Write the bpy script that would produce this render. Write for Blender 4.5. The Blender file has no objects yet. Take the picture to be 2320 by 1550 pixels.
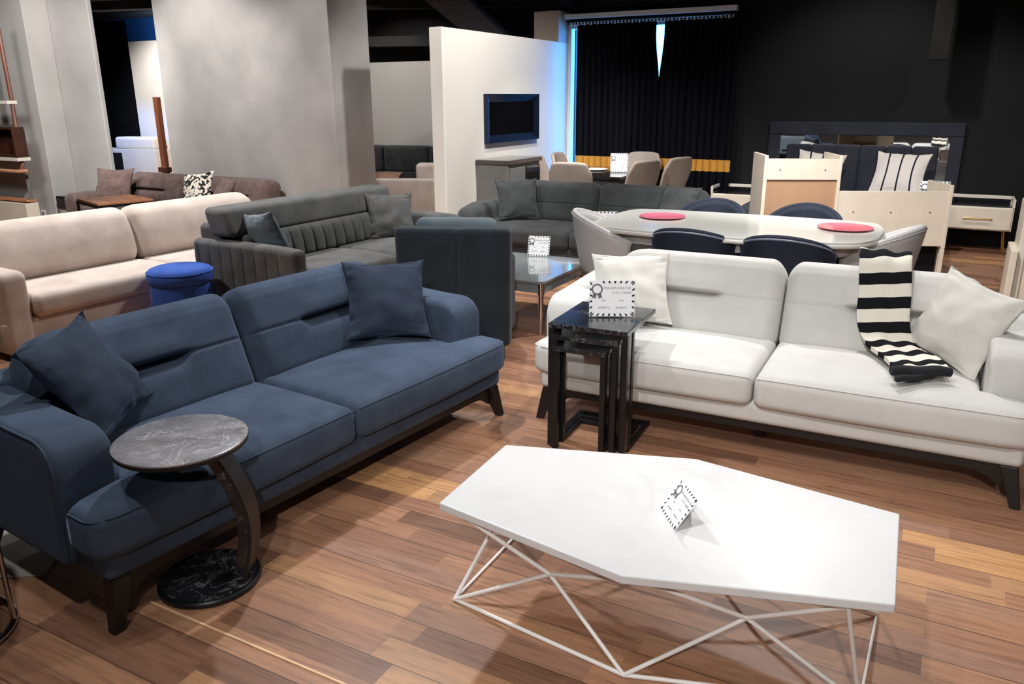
import bpy, bmesh, math, random
from mathutils import Vector, Matrix, Euler, noise
R = math.radians
S = bpy.context.scene
COL = S.collection
random.seed(7)

# ------------------------------------------------------------------ materials
def lin(c):
    c /= 255.0
    return c / 12.92 if c <= 0.04045 else ((c + 0.055) / 1.055) ** 2.4
def rgb(r, g, b):
    return (lin(r), lin(g), lin(b), 1.0)

def new_mat(name):
    m = bpy.data.materials.new(name); m.use_nodes = True
    nt = m.node_tree; nt.nodes.clear()
    out = nt.nodes.new('ShaderNodeOutputMaterial')
    p = nt.nodes.new('ShaderNodeBsdfPrincipled')
    nt.links.new(p.outputs[0], out.inputs[0])
    return m, nt, p
def N(nt, t, **kw):
    n = nt.nodes.new(t)
    for k, v in kw.items():
        setattr(n, k, v)
    return n
def L(nt, a, b):
    nt.links.new(a, b)
def math_node(nt, op, a, b=None, c=None):
    n = N(nt, 'ShaderNodeMath', operation=op)
    for i, v in enumerate((a, b, c)):
        if v is None: continue
        if isinstance(v, (int, float)): n.inputs[i].default_value = v
        else: L(nt, v, n.inputs[i])
    return n.outputs[0]
def ramp(nt, fac, stops):
    r = N(nt, 'ShaderNodeValToRGB')
    el = r.color_ramp.elements
    while len(el) < len(stops): el.new(0.5)
    for e, (p, c) in zip(el, stops):
        e.position = p; e.color = c
    L(nt, fac, r.inputs[0])
    return r.outputs[0]

def plain(name, col, rough=0.5, metal=0.0, var=0.06, scale=8.0, bump=0.0, bscale=200.0, coat=0.0, spec=0.5, sheen=0.0, sheen_tint=None):
    """a colour with slight cloudy variation and an optional fine grain"""
    m, nt, p = new_mat(name)
    tc = N(nt, 'ShaderNodeTexCoord')
    nz = N(nt, 'ShaderNodeTexNoise'); nz.inputs['Scale'].default_value = scale; nz.inputs['Detail'].default_value = 4
    L(nt, tc.outputs['Object'], nz.inputs['Vector'])
    lo = tuple(max(0, c * (1 - var * 2)) for c in col[:3]) + (1,)
    hi = tuple(min(1, c * (1 + var * 2)) for c in col[:3]) + (1,)
    L(nt, ramp(nt, nz.outputs[0], [(0.3, lo), (0.7, hi)]), p.inputs['Base Color'])
    p.inputs['Roughness'].default_value = rough
    p.inputs['Metallic'].default_value = metal
    p.inputs['Coat Weight'].default_value = coat
    p.inputs['Specular IOR Level'].default_value = spec
    if sheen:
        p.inputs['Sheen Weight'].default_value = sheen
        p.inputs['Sheen Roughness'].default_value = 0.45
        if sheen_tint: p.inputs['Sheen Tint'].default_value = sheen_tint
    if bump:
        n2 = N(nt, 'ShaderNodeTexNoise'); n2.inputs['Scale'].default_value = bscale; n2.inputs['Detail'].default_value = 2
        L(nt, tc.outputs['Object'], n2.inputs['Vector'])
        b = N(nt, 'ShaderNodeBump'); b.inputs['Strength'].default_value = bump; b.inputs['Distance'].default_value = 0.004
        L(nt, n2.outputs[0], b.inputs['Height']); L(nt, b.outputs[0], p.inputs['Normal'])
    return m

def weave(name, col, col2, scale=260, rough=0.9, bump=0.35, big=6, sheen=0.15):
    """woven upholstery: fine two-tone fleck and larger cloudiness"""
    m, nt, p = new_mat(name)
    tc = N(nt, 'ShaderNodeTexCoord')
    n1 = N(nt, 'ShaderNodeTexNoise'); n1.inputs['Scale'].default_value = scale; n1.inputs['Detail'].default_value = 3
    n2 = N(nt, 'ShaderNodeTexNoise'); n2.inputs['Scale'].default_value = big; n2.inputs['Detail'].default_value = 5
    for n in (n1, n2): L(nt, tc.outputs['Object'], n.inputs['Vector'])
    f = math_node(nt, 'ADD', math_node(nt, 'MULTIPLY', n1.outputs[0], 0.6), math_node(nt, 'MULTIPLY', n2.outputs[0], 0.4))
    L(nt, ramp(nt, f, [(0.36, col2), (0.62, col)]), p.inputs['Base Color'])
    p.inputs['Roughness'].default_value = rough
    p.inputs['Specular IOR Level'].default_value = 0.2
    p.inputs['Sheen Weight'].default_value = sheen
    b = N(nt, 'ShaderNodeBump'); b.inputs['Strength'].default_value = bump; b.inputs['Distance'].default_value = 0.003
    L(nt, n1.outputs[0], b.inputs['Height']); L(nt, b.outputs[0], p.inputs['Normal'])
    return m

def velvet(name, col, dark, sheen_col, sheen=0.5):
    m, nt, p = new_mat(name)
    tc = N(nt, 'ShaderNodeTexCoord')
    n2 = N(nt, 'ShaderNodeTexNoise'); n2.inputs['Scale'].default_value = 5; n2.inputs['Detail'].default_value = 6; n2.inputs['Roughness'].default_value = 0.65
    L(nt, tc.outputs['Object'], n2.inputs['Vector'])
    L(nt, ramp(nt, n2.outputs[0], [(0.3, dark), (0.68, col)]), p.inputs['Base Color'])
    p.inputs['Roughness'].default_value = 0.85
    p.inputs['Specular IOR Level'].default_value = 0.15
    p.inputs['Sheen Weight'].default_value = sheen
    p.inputs['Sheen Roughness'].default_value = 0.35
    p.inputs['Sheen Tint'].default_value = sheen_col
    n1 = N(nt, 'ShaderNodeTexNoise'); n1.inputs['Scale'].default_value = 420
    L(nt, tc.outputs['Object'], n1.inputs['Vector'])
    b = N(nt, 'ShaderNodeBump'); b.inputs['Strength'].default_value = 0.12; b.inputs['Distance'].default_value = 0.002
    L(nt, n1.outputs[0], b.inputs['Height']); L(nt, b.outputs[0], p.inputs['Normal'])
    return m

def marble(name, base, vein, amount=0.5, rough=0.2, scale=5.0, coat=0.3, cloud=None, width=0.016):
    m, nt, p = new_mat(name)
    tc = N(nt, 'ShaderNodeTexCoord')
    def nz(sc, det, dist, rg=0.6):
        n = N(nt, 'ShaderNodeTexNoise'); n.inputs['Scale'].default_value = sc; n.inputs['Detail'].default_value = det; n.inputs['Roughness'].default_value = rg; n.inputs['Distortion'].default_value = dist
        L(nt, tc.outputs['Object'], n.inputs['Vector']); return n.outputs[0]
    def vein_of(sc, w):
        d = math_node(nt, 'ABSOLUTE', math_node(nt, 'SUBTRACT', nz(sc, 7, 0.5, 0.58), 0.5))
        mr = N(nt, 'ShaderNodeMapRange'); mr.inputs[1].default_value = 0.0; mr.inputs[2].default_value = w; mr.inputs[3].default_value = 1.0; mr.inputs[4].default_value = 0.0
        L(nt, d, mr.inputs[0]); return mr.outputs[0]
    patch = N(nt, 'ShaderNodeMapRange'); patch.inputs[1].default_value = 0.42; patch.inputs[2].default_value = 0.66
    c1 = nz(scale * 1.3, 6, 0.2); L(nt, c1, patch.inputs[0])
    v = math_node(nt, 'MAXIMUM', vein_of(scale, width), math_node(nt, 'MULTIPLY', vein_of(scale * 2.3, width * 1.4), 0.6))
    f = math_node(nt, 'MULTIPLY', math_node(nt, 'MULTIPLY', v, patch.outputs[0]), amount)
    bs = ramp(nt, nz(scale * 0.8, 6, 0.3), [(0.35, base), (0.68, cloud or base)])
    mix = N(nt, 'ShaderNodeMix', data_type='RGBA'); mix.inputs[7].default_value = vein
    L(nt, bs, mix.inputs[6]); L(nt, f, mix.inputs[0]); L(nt, mix.outputs[2], p.inputs['Base Color'])
    p.inputs['Roughness'].default_value = rough
    p.inputs['Coat Weight'].default_value = coat; p.inputs['Coat Roughness'].default_value = 0.08
    return m

def wood(name, c1, c2, rough=0.45, axis='X', scale=1.0):
    m, nt, p = new_mat(name)
    tc = N(nt, 'ShaderNodeTexCoord'); mp = N(nt, 'ShaderNodeMapping')
    sc = {'X': (1.5, 22, 22), 'Y': (22, 1.5, 22), 'Z': (22, 22, 1.5)}[axis]
    mp.inputs['Scale'].default_value = tuple(v * scale for v in sc)
    L(nt, tc.outputs['Object'], mp.inputs[0])
    n1 = N(nt, 'ShaderNodeTexNoise'); n1.inputs['Scale'].default_value = 1.5; n1.inputs['Detail'].default_value = 6; n1.inputs['Distortion'].default_value = 0.6
    L(nt, mp.outputs[0], n1.inputs['Vector'])
    L(nt, ramp(nt, n1.outputs[0], [(0.3, c2), (0.7, c1)]), p.inputs['Base Color'])
    p.inputs['Roughness'].default_value = rough
    return m

def floor_material():
    m, nt, p = new_mat('laminate_planks')
    tc = N(nt, 'ShaderNodeTexCoord'); sep = N(nt, 'ShaderNodeSeparateXYZ')
    L(nt, tc.outputs['Object'], sep.inputs[0])
    x, y = sep.outputs[0], sep.outputs[1]
    W, LEN = 0.097, 0.62
    yr = math_node(nt, 'DIVIDE', y, W)
    row = math_node(nt, 'FLOOR', yr)
    wn = N(nt, 'ShaderNodeTexWhiteNoise', noise_dimensions='1D'); L(nt, row, wn.inputs['W'])
    xs = math_node(nt, 'ADD', math_node(nt, 'DIVIDE', x, LEN), math_node(nt, 'MULTIPLY', wn.outputs[0], 7.3))
    col = math_node(nt, 'FLOOR', xs)
    cv = N(nt, 'ShaderNodeCombineXYZ'); L(nt, row, cv.inputs[0]); L(nt, col, cv.inputs[1])
    w2 = N(nt, 'ShaderNodeTexWhiteNoise', noise_dimensions='2D'); L(nt, cv.outputs[0], w2.inputs['Vector'])
    # grain, shifted for every block
    off = N(nt, 'ShaderNodeCombineXYZ')
    L(nt, math_node(nt, 'ADD', math_node(nt, 'MULTIPLY', x, 2.2), math_node(nt, 'MULTIPLY', w2.outputs[0], 50)), off.inputs[0])
    L(nt, math_node(nt, 'ADD', math_node(nt, 'MULTIPLY', y, 34), math_node(nt, 'MULTIPLY', w2.outputs[0], 31)), off.inputs[1])
    g = N(nt, 'ShaderNodeTexNoise'); g.inputs['Scale'].default_value = 1.6; g.inputs['Detail'].default_value = 7; g.inputs['Roughness'].default_value = 0.62; g.inputs['Distortion'].default_value = 0.9
    L(nt, off.outputs[0], g.inputs['Vector'])
    tone = ramp(nt, w2.outputs[0], [(0.0, rgb(120, 86, 68)), (0.3, rgb(154, 112, 88)), (0.6, rgb(172, 127, 96)), (0.85, rgb(156, 118, 98)), (1.0, rgb(202, 152, 104))])
    grain = ramp(nt, g.outputs[0], [(0.24, (0.40, 0.34, 0.31, 1)), (0.5, (0.95, 0.95, 0.95, 1)), (0.78, (1.26, 1.18, 1.04, 1))])
    mul = N(nt, 'ShaderNodeMix', data_type='RGBA', blend_type='MULTIPLY'); mul.inputs[0].default_value = 0.85
    L(nt, tone, mul.inputs[6]); L(nt, grain, mul.inputs[7])
    # joints between the boards (two strips to a board) and faint strip joints
    fy = math_node(nt, 'FRACT', math_node(nt, 'DIVIDE', y, W * 2))
    jl = math_node(nt, 'LESS_THAN', math_node(nt, 'ABSOLUTE', math_node(nt, 'SUBTRACT', fy, 0.5)), 0.490)
    keep = math_node(nt, 'ADD', math_node(nt, 'MULTIPLY', jl, 0.65), 0.35)
    mul2 = N(nt, 'ShaderNodeMix', data_type='RGBA', blend_type='MULTIPLY'); mul2.inputs[0].default_value = 1.0
    L(nt, mul.outputs[2], mul2.inputs[6]); L(nt, keep, mul2.inputs[7])
    L(nt, mul2.outputs[2], p.inputs['Base Color'])
    rr = N(nt, 'ShaderNodeMapRange'); rr.inputs[3].default_value = 0.34; rr.inputs[4].default_value = 0.5
    L(nt, g.outputs[0], rr.inputs[0]); L(nt, rr.outputs[0], p.inputs['Roughness'])
    p.inputs['Specular IOR Level'].default_value = 0.4
    b = N(nt, 'ShaderNodeBump'); b.inputs['Strength'].default_value = 0.08; b.inputs['Distance'].default_value = 0.002
    L(nt, g.outputs[0], b.inputs['Height']); L(nt, b.outputs[0], p.inputs['Normal'])
    return m

def stripes_uv(name, a, b, period, duty, axis=1, rough=0.95, bump=0.3):
    m, nt, p = new_mat(name)
    uv = N(nt, 'ShaderNodeUVMap'); sep = N(nt, 'ShaderNodeSeparateXYZ'); L(nt, uv.outputs[0], sep.inputs[0])
    fr = math_node(nt, 'FRACT', math_node(nt, 'DIVIDE', sep.outputs[axis], period))
    lt = math_node(nt, 'LESS_THAN', fr, duty)
    mix = N(nt, 'ShaderNodeMix', data_type='RGBA'); mix.inputs[6].default_value = b; mix.inputs[7].default_value = a
    L(nt, lt, mix.inputs[0]); L(nt, mix.outputs[2], p.inputs['Base Color'])
    p.inputs['Roughness'].default_value = rough; p.inputs['Specular IOR Level'].default_value = 0.1
    tc = N(nt, 'ShaderNodeTexCoord')
    n1 = N(nt, 'ShaderNodeTexNoise'); n1.inputs['Scale'].default_value = 350; L(nt, tc.outputs['Object'], n1.inputs['Vector'])
    bp = N(nt, 'ShaderNodeBump'); bp.inputs['Strength'].default_value = bump; bp.inputs['Distance'].default_value = 0.003
    L(nt, n1.outputs[0], bp.inputs['Height']); L(nt, bp.outputs[0], p.inputs['Normal'])
    return m

def curtain_material():
    m, nt, p = new_mat('black_curtain_gold_band')
    tc = N(nt, 'ShaderNodeTexCoord'); sep = N(nt, 'ShaderNodeSeparateXYZ'); L(nt, tc.outputs['Object'], sep.inputs[0])
    z = sep.outputs[2]
    band = math_node(nt, 'MULTIPLY', math_node(nt, 'GREATER_THAN', z, 0.715), math_node(nt, 'LESS_THAN', z, 0.855))
    mix = N(nt, 'ShaderNodeMix', data_type='RGBA'); mix.inputs[6].default_value = (0.003, 0.0033, 0.0065, 1); mix.inputs[7].default_value = rgb(206, 152, 70)
    L(nt, band, mix.inputs[0]); L(nt, mix.outputs[2], p.inputs['Base Color'])
    p.inputs['Roughness'].default_value = 0.8; p.inputs['Specular IOR Level'].default_value = 0.12
    return m

def mosaic_material():
    m, nt, p = new_mat('black_white_geometric_print')
    tc = N(nt, 'ShaderNodeTexCoord')
    v = N(nt, 'ShaderNodeTexVoronoi'); v.inputs['Scale'].default_value = 40
    L(nt, tc.outputs['Object'], v.inputs['Vector'])
    s = N(nt, 'ShaderNodeSeparateColor'); L(nt, v.outputs['Color'], s.inputs[0])
    L(nt, ramp(nt, math_node(nt, 'GREATER_THAN', s.outputs[0], 0.5), [(0.0, rgb(28, 26, 26)), (1.0, rgb(222, 212, 198))]), p.inputs['Base Color'])
    p.inputs['Roughness'].default_value = 0.9
    return m

def glass_material():
    m = bpy.data.materials.new('window_glass'); m.use_nodes = True
    nt = m.node_tree; nt.nodes.clear()
    out = N(nt, 'ShaderNodeOutputMaterial'); tr = N(nt, 'ShaderNodeBsdfTransparent'); gl = N(nt, 'ShaderNodeBsdfGlossy'); gl.inputs['Roughness'].default_value = 0.02
    fr = N(nt, 'ShaderNodeFresnel'); fr.inputs[0].default_value = 1.45
    mx = N(nt, 'ShaderNodeMixShader'); L(nt, fr.outputs[0], mx.inputs[0]); L(nt, tr.outputs[0], mx.inputs[1]); L(nt, gl.outputs[0], mx.inputs[2])
    L(nt, mx.outputs[0], out.inputs[0])
    return m

M = dict(
    floor=floor_material(),
    blue=velvet('blue_velvet', rgb(72, 84, 103), rgb(56, 66, 82), rgb(150, 168, 198), 0.32),
    bluepillow=velvet('dark_blue_velvet', rgb(52, 60, 76), rgb(40, 47, 61), rgb(140, 158, 190), 0.35),
    white=velvet('ivory_velvet', rgb(204, 202, 198), rgb(194, 192, 188), rgb(255, 250, 240), 0.1),
    cream_pillow=velvet('cream_velvet', rgb(210, 207, 200), rgb(200, 197, 190), rgb(255, 250, 240), 0.1),
    beige=weave('beige_weave', rgb(206, 192, 182), rgb(172, 157, 148), 300),
    grey=weave('grey_weave', rgb(104, 104, 102), rgb(64, 65, 66), 280),
    charcoal=weave('charcoal_weave', rgb(78, 80, 80), rgb(50, 52, 53), 280),
    black_weave=weave('blue_black_weave', rgb(42, 49, 56), rgb(26, 31, 36), 280),
    slate_weave=weave('slate_weave', rgb(118, 130, 138), rgb(86, 96, 104), 280),
    brown=weave('brown_weave', rgb(118, 98, 92), rgb(78, 62, 60), 160, big=14),
    royal=velvet('royal_blue_velvet', rgb(60, 94, 176), rgb(46, 76, 154), rgb(150, 170, 230), 0.3),
    darkwood=plain('dark_stained_wood', rgb(21, 17, 17), 0.45, var=0.1),
    blackmetal=plain('black_metal', rgb(22, 23, 25), 0.38, 0.2, var=0.05),
    brownmetal=plain('bronze_lacquer', rgb(30, 26, 25), 0.4, 0.0),
    whitemetal=plain('pale_lacquered_metal', rgb(238, 235, 231), 0.4, 0.0, var=0.01),
    chrome=plain('chrome', rgb(205, 200, 198), 0.12, 1.0, var=0.02),
    gold=plain('brushed_gold', rgb(196, 160, 100), 0.3, 1.0),
    marble_dark=marble('black_marble', rgb(20, 21, 24), rgb(190, 190, 192), 0.42, 0.22, 8, cloud=rgb(34, 35, 38)),
    marble_grey=marble('grey_marble', rgb(98, 96, 100), rgb(226, 222, 218), 0.6, 0.25, 7, cloud=rgb(146, 143, 146), width=0.018),
    marble_white=marble('white_marble', rgb(212, 211, 210), rgb(192, 191, 191), 0.5, 0.4, 2.0, coat=0.04, cloud=rgb(204, 203, 203), width=0.05),
    cream=plain('cream_lacquer', rgb(222, 210, 192), 0.45, var=0.02),
    cream_light=plain('ivory_lacquer', rgb(224, 216, 202), 0.4, var=0.02),
    hardboard=plain('tan_hardboard', rgb(176, 138, 108), 0.6, var=0.04, scale=3),
    headboard=velvet('charcoal_velvet', rgb(56, 57, 66), rgb(44, 45, 54), rgb(140, 145, 165), 0.3),
    navy=velvet('navy_velvet', rgb(46, 51, 64), rgb(37, 42, 54), rgb(130, 142, 170), 0.3),
    slatepipe=plain('slate_piping', rgb(128, 134, 152), 0.5, var=0.02),
    lightgrey=plain('light_grey_leather', rgb(190, 187, 186), 0.5, var=0.03),
    taupe=plain('taupe_leather', rgb(168, 152, 140), 0.55, var=0.03),
    greygloss=plain('light_grey_gloss', rgb(222, 220, 212), 0.2, var=0.002, coat=0.35),
    greygloss_dark=plain('grey_gloss', rgb(128, 132, 132), 0.1, var=0.02, coat=0.8),
    silver=plain('silver_trim', rgb(214, 212, 208), 0.25, 0.1, var=0.01),
    pink=plain('pink_glaze', rgb(240, 122, 136), 0.3, var=0.08, scale=20, coat=0.5),
    paper=plain('white_card', rgb(232, 232, 234), 0.6, var=0.01),
    ink=plain('black_ink', rgb(28, 28, 30), 0.7, var=0.0),
    ink_grey=plain('grey_ink', rgb(96, 97, 102), 0.7, var=0.0),
    acrylic=plain('clear_acrylic_edge', rgb(232, 232, 232), 0.1, var=0.0),
    plaster=plain('grey_plaster', rgb(166, 162, 158), 0.85, var=0.08, scale=1.8, bump=0.15, bscale=40),
    plaster_light=plain('pale_grey_plaster', rgb(182, 178, 174), 0.85, var=0.05, scale=1.8, bump=0.1, bscale=40),
    whitewall=plain('white_paint', rgb(226, 220, 210), 0.8, var=0.01, scale=2),
    blackwall=plain('black_paint', rgb(23, 24, 26), 0.75, var=0.06, scale=1.5, spec=0.25),
    ceiling=plain('dark_ceiling_paint', rgb(62, 59, 59), 0.9, var=0.08, scale=1.0, spec=0.1),
    darkpost=plain('black_brown_paint', rgb(30, 27, 26), 0.8, var=0.04, spec=0.2),
    darkbeam=plain('near_black_steel_paint', rgb(44, 41, 40), 0.8, var=0.05),
    beam=plain('dark_grey_steel_paint', rgb(128, 120, 116), 0.7, var=0.05),
    bulkhead=plain('taupe_paint', rgb(172, 158, 148), 0.8, var=0.03),
    blueblock=plain('flat_blue', rgb(46, 104, 178), 0.7, var=0.03),  # even blue base colour of the high fascia
    curtain=curtain_material(),
    blackcloth=plain('black_cloth', (0.006, 0.007, 0.011, 1), 0.85, var=0.05, spec=0.1),
    whiteframe=plain('white_window_frame', rgb(230, 230, 230), 0.4, var=0.01),
    glass=glass_material(),
    blackknit=plain('black_knit', rgb(26, 26, 30), 0.95, bump=0.4),
    throw=stripes_uv('striped_knit', rgb(24, 24, 28), rgb(226, 220, 206), 0.117, 0.47),
    bedstripe=stripes_uv('white_navy_stripe', rgb(34, 36, 52), rgb(208, 200, 192), 0.1375, 0.13, axis=0),
    mosaic=mosaic_material(),
    brownleather=plain('brown_cloth', rgb(140, 104, 84), 0.8, var=0.12, scale=12),
    walnut=wood('walnut', rgb(128, 74, 50), rgb(84, 46, 32), 0.4, 'Z'),
    walnut_x=wood('walnut_top', rgb(206, 142, 102), rgb(170, 110, 76), 0.4, 'X'),
    darkbrown=plain('dark_cubby_wood', rgb(64, 34, 22), 0.5, var=0.1),
    beech=plain('beech_rail', rgb(190, 140, 104), 0.4, var=0.08),
    mirror=plain('mirror_glass', (0.86, 0.87, 0.87, 1), 0.02, 1.0, var=0.0),
    mirror_dark=plain('dark_mirror_glass', (0.004, 0.004, 0.005, 1), 0.08, 0.0, var=0.0, spec=0.25),
    bluemetal=plain('blue_black_lacquer', rgb(34, 44, 66), 0.2, 0.6, var=0.03),
    consolegrey=plain('grey_console_lacquer', rgb(112, 110, 108), 0.35, var=0.03),
    consoletop=plain('dark_console_top', rgb(66, 60, 58), 0.18, var=0.05, coat=0.4),
    blackgloss=plain('black_gloss', rgb(30, 28, 30), 0.12, var=0.03, coat=0.5),
    palegrey=plain('pale_warm_grey', rgb(190, 182, 174), 0.35, var=0.06, scale=4),
    brass=plain('pale_strip', rgb(222, 184, 142), 0.5, 0.0),
    socket=plain('white_plastic', rgb(226, 222, 216), 0.4, var=0.0),
    bedding=plain('grey_bedding', rgb(70, 72, 84), 0.9, var=0.05),
)

# ------------------------------------------------------------------ geometry helpers
class G:
    """collects vertices and faces of one mesh"""
    def __init__(s): s.v = []; s.f = []; s.uv = None
    def add(s, v, f):
        o = len(s.v); s.v += [tuple(p) for p in v]; s.f += [tuple(i + o for i in q) for q in f]; return s
    def box(s, x0, x1, y0, y1, z0, z1):
        v = [(x, y, z) for z in (z0, z1) for y in (y0, y1) for x in (x0, x1)]
        return s.add(v, [(0, 2, 3, 1), (4, 5, 7, 6), (0, 1, 5, 4), (2, 6, 7, 3), (0, 4, 6, 2), (1, 3, 7, 5)])
    def hexa(s, bottom, top):
        n = len(bottom)
        f = [tuple(range(n - 1, -1, -1)), tuple(range(n, 2 * n))]
        f += [(i, (i + 1) % n, n + (i + 1) % n, n + i) for i in range(n)]
        return s.add(list(bottom) + list(top), f)
    def prism(s, pts, z0, z1):
        return s.hexa([(x, y, z0) for x, y in pts], [(x, y, z1) for x, y in pts])
    def tube(s, path, r, seg=8, closed=False):
        P = [Vector(p) for p in path]; n = len(P); rings = []
        rr = r if isinstance(r, (list, tuple)) else [r] * n
        up = None
        for i in range(n):
            a = P[i - 1] if (i > 0 or closed) else P[i]; b = P[(i + 1) % n] if (i < n - 1 or closed) else P[i]
            t = (b - a).normalized()
            if up is None:
                up = Vector((0, 0, 1)) if abs(t.z) < 0.9 else Vector((1, 0, 0))
            u = (up - t * up.dot(t)).normalized(); w = t.cross(u); up = u
            rings.append([P[i] + (u * math.cos(2 * math.pi * k / seg) + w * math.sin(2 * math.pi * k / seg)) * rr[i] for k in range(seg)])
        v = [p for q in rings for p in q]; f = []
        for i in range(n if closed else n - 1):
            j = (i + 1) % n
            f += [(i * seg + k, i * seg + (k + 1) % seg, j * seg + (k + 1) % seg, j * seg + k) for k in range(seg)]
        if not closed:
            f += [tuple(range(seg - 1, -1, -1)), tuple((n - 1) * seg + k for k in range(seg))]
        return s.add(v, f)
    def lathe(s, prof, seg=40, c=(0, 0)):
        n = len(prof)
        v = [(c[0] + r * math.cos(2 * math.pi * k / seg), c[1] + r * math.sin(2 * math.pi * k / seg), z) for r, z in prof for k in range(seg)]
        f = [(i * seg + k, i * seg + (k + 1) % seg, (i + 1) * seg + (k + 1) % seg, (i + 1) * seg + k) for i in range(n - 1) for k in range(seg)]
        f += [tuple(range(seg - 1, -1, -1)), tuple((n - 1) * seg + k for k in range(seg))]
        return s.add(v, f)
    def rbox(s, lo, hi, r, n=(6, 6, 6), fn=None, extra=((), (), ()), k=4):
        """rounded box; fn bends each point"""
        lines = []
        for a in range(3):
            c = (lo[a] + hi[a]) / 2; h = (hi[a] - lo[a]) / 2
            rr = min(r, h * 0.999); inn = h - rr
            q = [-inn + 2 * inn * i / n[a] for i in range(n[a] + 1)]
            q += [e - c for e in extra[a] if -inn < e - c < inn]
            q += [sg * (inn + rr * math.tan(math.pi / 4 * i / k)) for sg in (-1, 1) for i in range(1, k + 1)]
            q = sorted(q); qq = [q[0]]
            for t in q[1:]:
                if t - qq[-1] > 1e-5: qq.append(t)
            lines.append((c, h, inn, rr, qq))
        idx = {}; v = []
        X, Y, Z = lines
        nx, ny, nz = len(X[4]), len(Y[4]), len(Z[4])
        def vid(i, j, l):
            key = (i, j, l)
            if key not in idx:
                p = (X[4][i], Y[4][j], Z[4][l])
                cc = [max(-A[2], min(A[2], t)) for A, t in zip(lines, p)]
                d = Vector([t - q for t, q in zip(p, cc)])
                rr3 = Vector((X[3], Y[3], Z[3]))
                if d.length > 1e-9:
                    dn = Vector([t / q for t, q in zip(d, rr3)])
                    mx = max(abs(t) for t in dn)
                    d = Vector([t * q for t, q in zip(dn.normalized() * mx, rr3)])
                    # stay on the rounded surface
                    d = Vector([t * q for t, q in zip(dn.normalized(), rr3)]) if mx > 0.999 else d
                w = [A[0] + q + t for A, q, t in zip(lines, cc, d)]
                if fn: w = fn(*w)
                idx[key] = len(v); v.append(tuple(w))
            return idx[key]
        f = []
        for i in range(nx - 1):
            for j in range(ny - 1):
                f.append((vid(i, j, 0), vid(i, j + 1, 0), vid(i + 1, j + 1, 0), vid(i + 1, j, 0)))
                f.append((vid(i, j, nz - 1), vid(i + 1, j, nz - 1), vid(i + 1, j + 1, nz - 1), vid(i, j + 1, nz - 1)))
        for i in range(nx - 1):
            for l in range(nz - 1):
                f.append((vid(i, 0, l), vid(i + 1, 0, l), vid(i + 1, 0, l + 1), vid(i, 0, l + 1)))
                f.append((vid(i, ny - 1, l), vid(i, ny - 1, l + 1), vid(i + 1, ny - 1, l + 1), vid(i + 1, ny - 1, l)))
        for j in range(ny - 1):
            for l in range(nz - 1):
                f.append((vid(0, j, l), vid(0, j, l + 1), vid(0, j + 1, l + 1), vid(0, j + 1, l)))
                f.append((vid(nx - 1, j, l), vid(nx - 1, j + 1, l), vid(nx - 1, j + 1, l + 1), vid(nx - 1, j, l + 1)))
        return s.add(v, f)
    def grid(s, fn, nu, nv):
        v = [fn(i / nu, j / nv) for j in range(nv + 1) for i in range(nu + 1)]
        f = [(j * (nu + 1) + i, j * (nu + 1) + i + 1, (j + 1) * (nu + 1) + i + 1, (j + 1) * (nu + 1) + i) for j in range(nv) for i in range(nu)]
        return s.add(v, f)
    def map(s, fn): s.v = [tuple(fn(*p)) for p in s.v]; return s

def build(name, g, m, parent=None, smooth=True, bevel=0.0, solid=0.0, loc=None, rot=None, angle=40, subsurf=0):
    me = bpy.data.meshes.new(name)
    me.from_pydata(g.v, [], g.f); me.validate(); me.update()
    bm = bmesh.new(); bm.from_mesh(me); bmesh.ops.recalc_face_normals(bm, faces=bm.faces); bm.to_mesh(me); bm.free()
    if smooth:
        me.polygons.foreach_set('use_smooth', [True] * len(me.polygons))
        try: me.set_sharp_from_angle(angle=R(angle))
        except Exception: pass
    if g.uv:
        l = me.uv_layers.new(name='UVMap')
        for lp in me.loops: l.data[lp.index].uv = g.uv[lp.vertex_index]
    me.materials.append(m)
    o = bpy.data.objects.new(name, me); COL.objects.link(o)
    if parent: o.parent = parent
    if loc: o.location = loc
    if rot: o.rotation_euler = rot
    if solid:
        md = o.modifiers.new('Solidify', 'SOLIDIFY'); md.thickness = solid; md.offset = 0
    if bevel:
        md = o.modifiers.new('Bevel', 'BEVEL'); md.width = bevel; md.segments = 3; md.limit_method = 'ANGLE'; md.angle_limit = R(35)
    if subsurf:
        md = o.modifiers.new('Subdivision', 'SUBSURF'); md.levels = subsurf; md.render_levels = subsurf
    return o
def tag(o, label, cat, group=None, kind=None):
    o['label'] = label; o['category'] = cat
    if group: o['group'] = group
    if kind: o['kind'] = kind
    return o
def thing(name, label, cat, loc=(0, 0, 0), rz=0.0, group=None):
    o = bpy.data.objects.new(name, None); COL.objects.link(o)
    o.empty_display_size = 0.1
    o.location = loc; o.rotation_euler = (0, 0, R(rz))
    return tag(o, label, cat, group)
def structure(name, g, m, label=None, cat=None, **kw):
    o = build(name, g, m, **kw); o['kind'] = 'structure'
    o['label'] = label; o['category'] = cat
    return o
def dup(root, loc, rz, label, group=None):
    r = root.copy(); COL.objects.link(r); r.location = loc; r.rotation_euler = (0, 0, R(rz)); r['label'] = label
    if group: r['group'] = group
    for ch in list(root.children):
        c = ch.copy(); COL.objects.link(c); c.parent = r
        for gch in ch.children:
            d = gch.copy(); COL.objects.link(d); d.parent = c
    return r
def sstep(a, b, x):
    t = max(0.0, min(1.0, (x - a) / (b - a))); return t * t * (3 - 2 * t)

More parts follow.
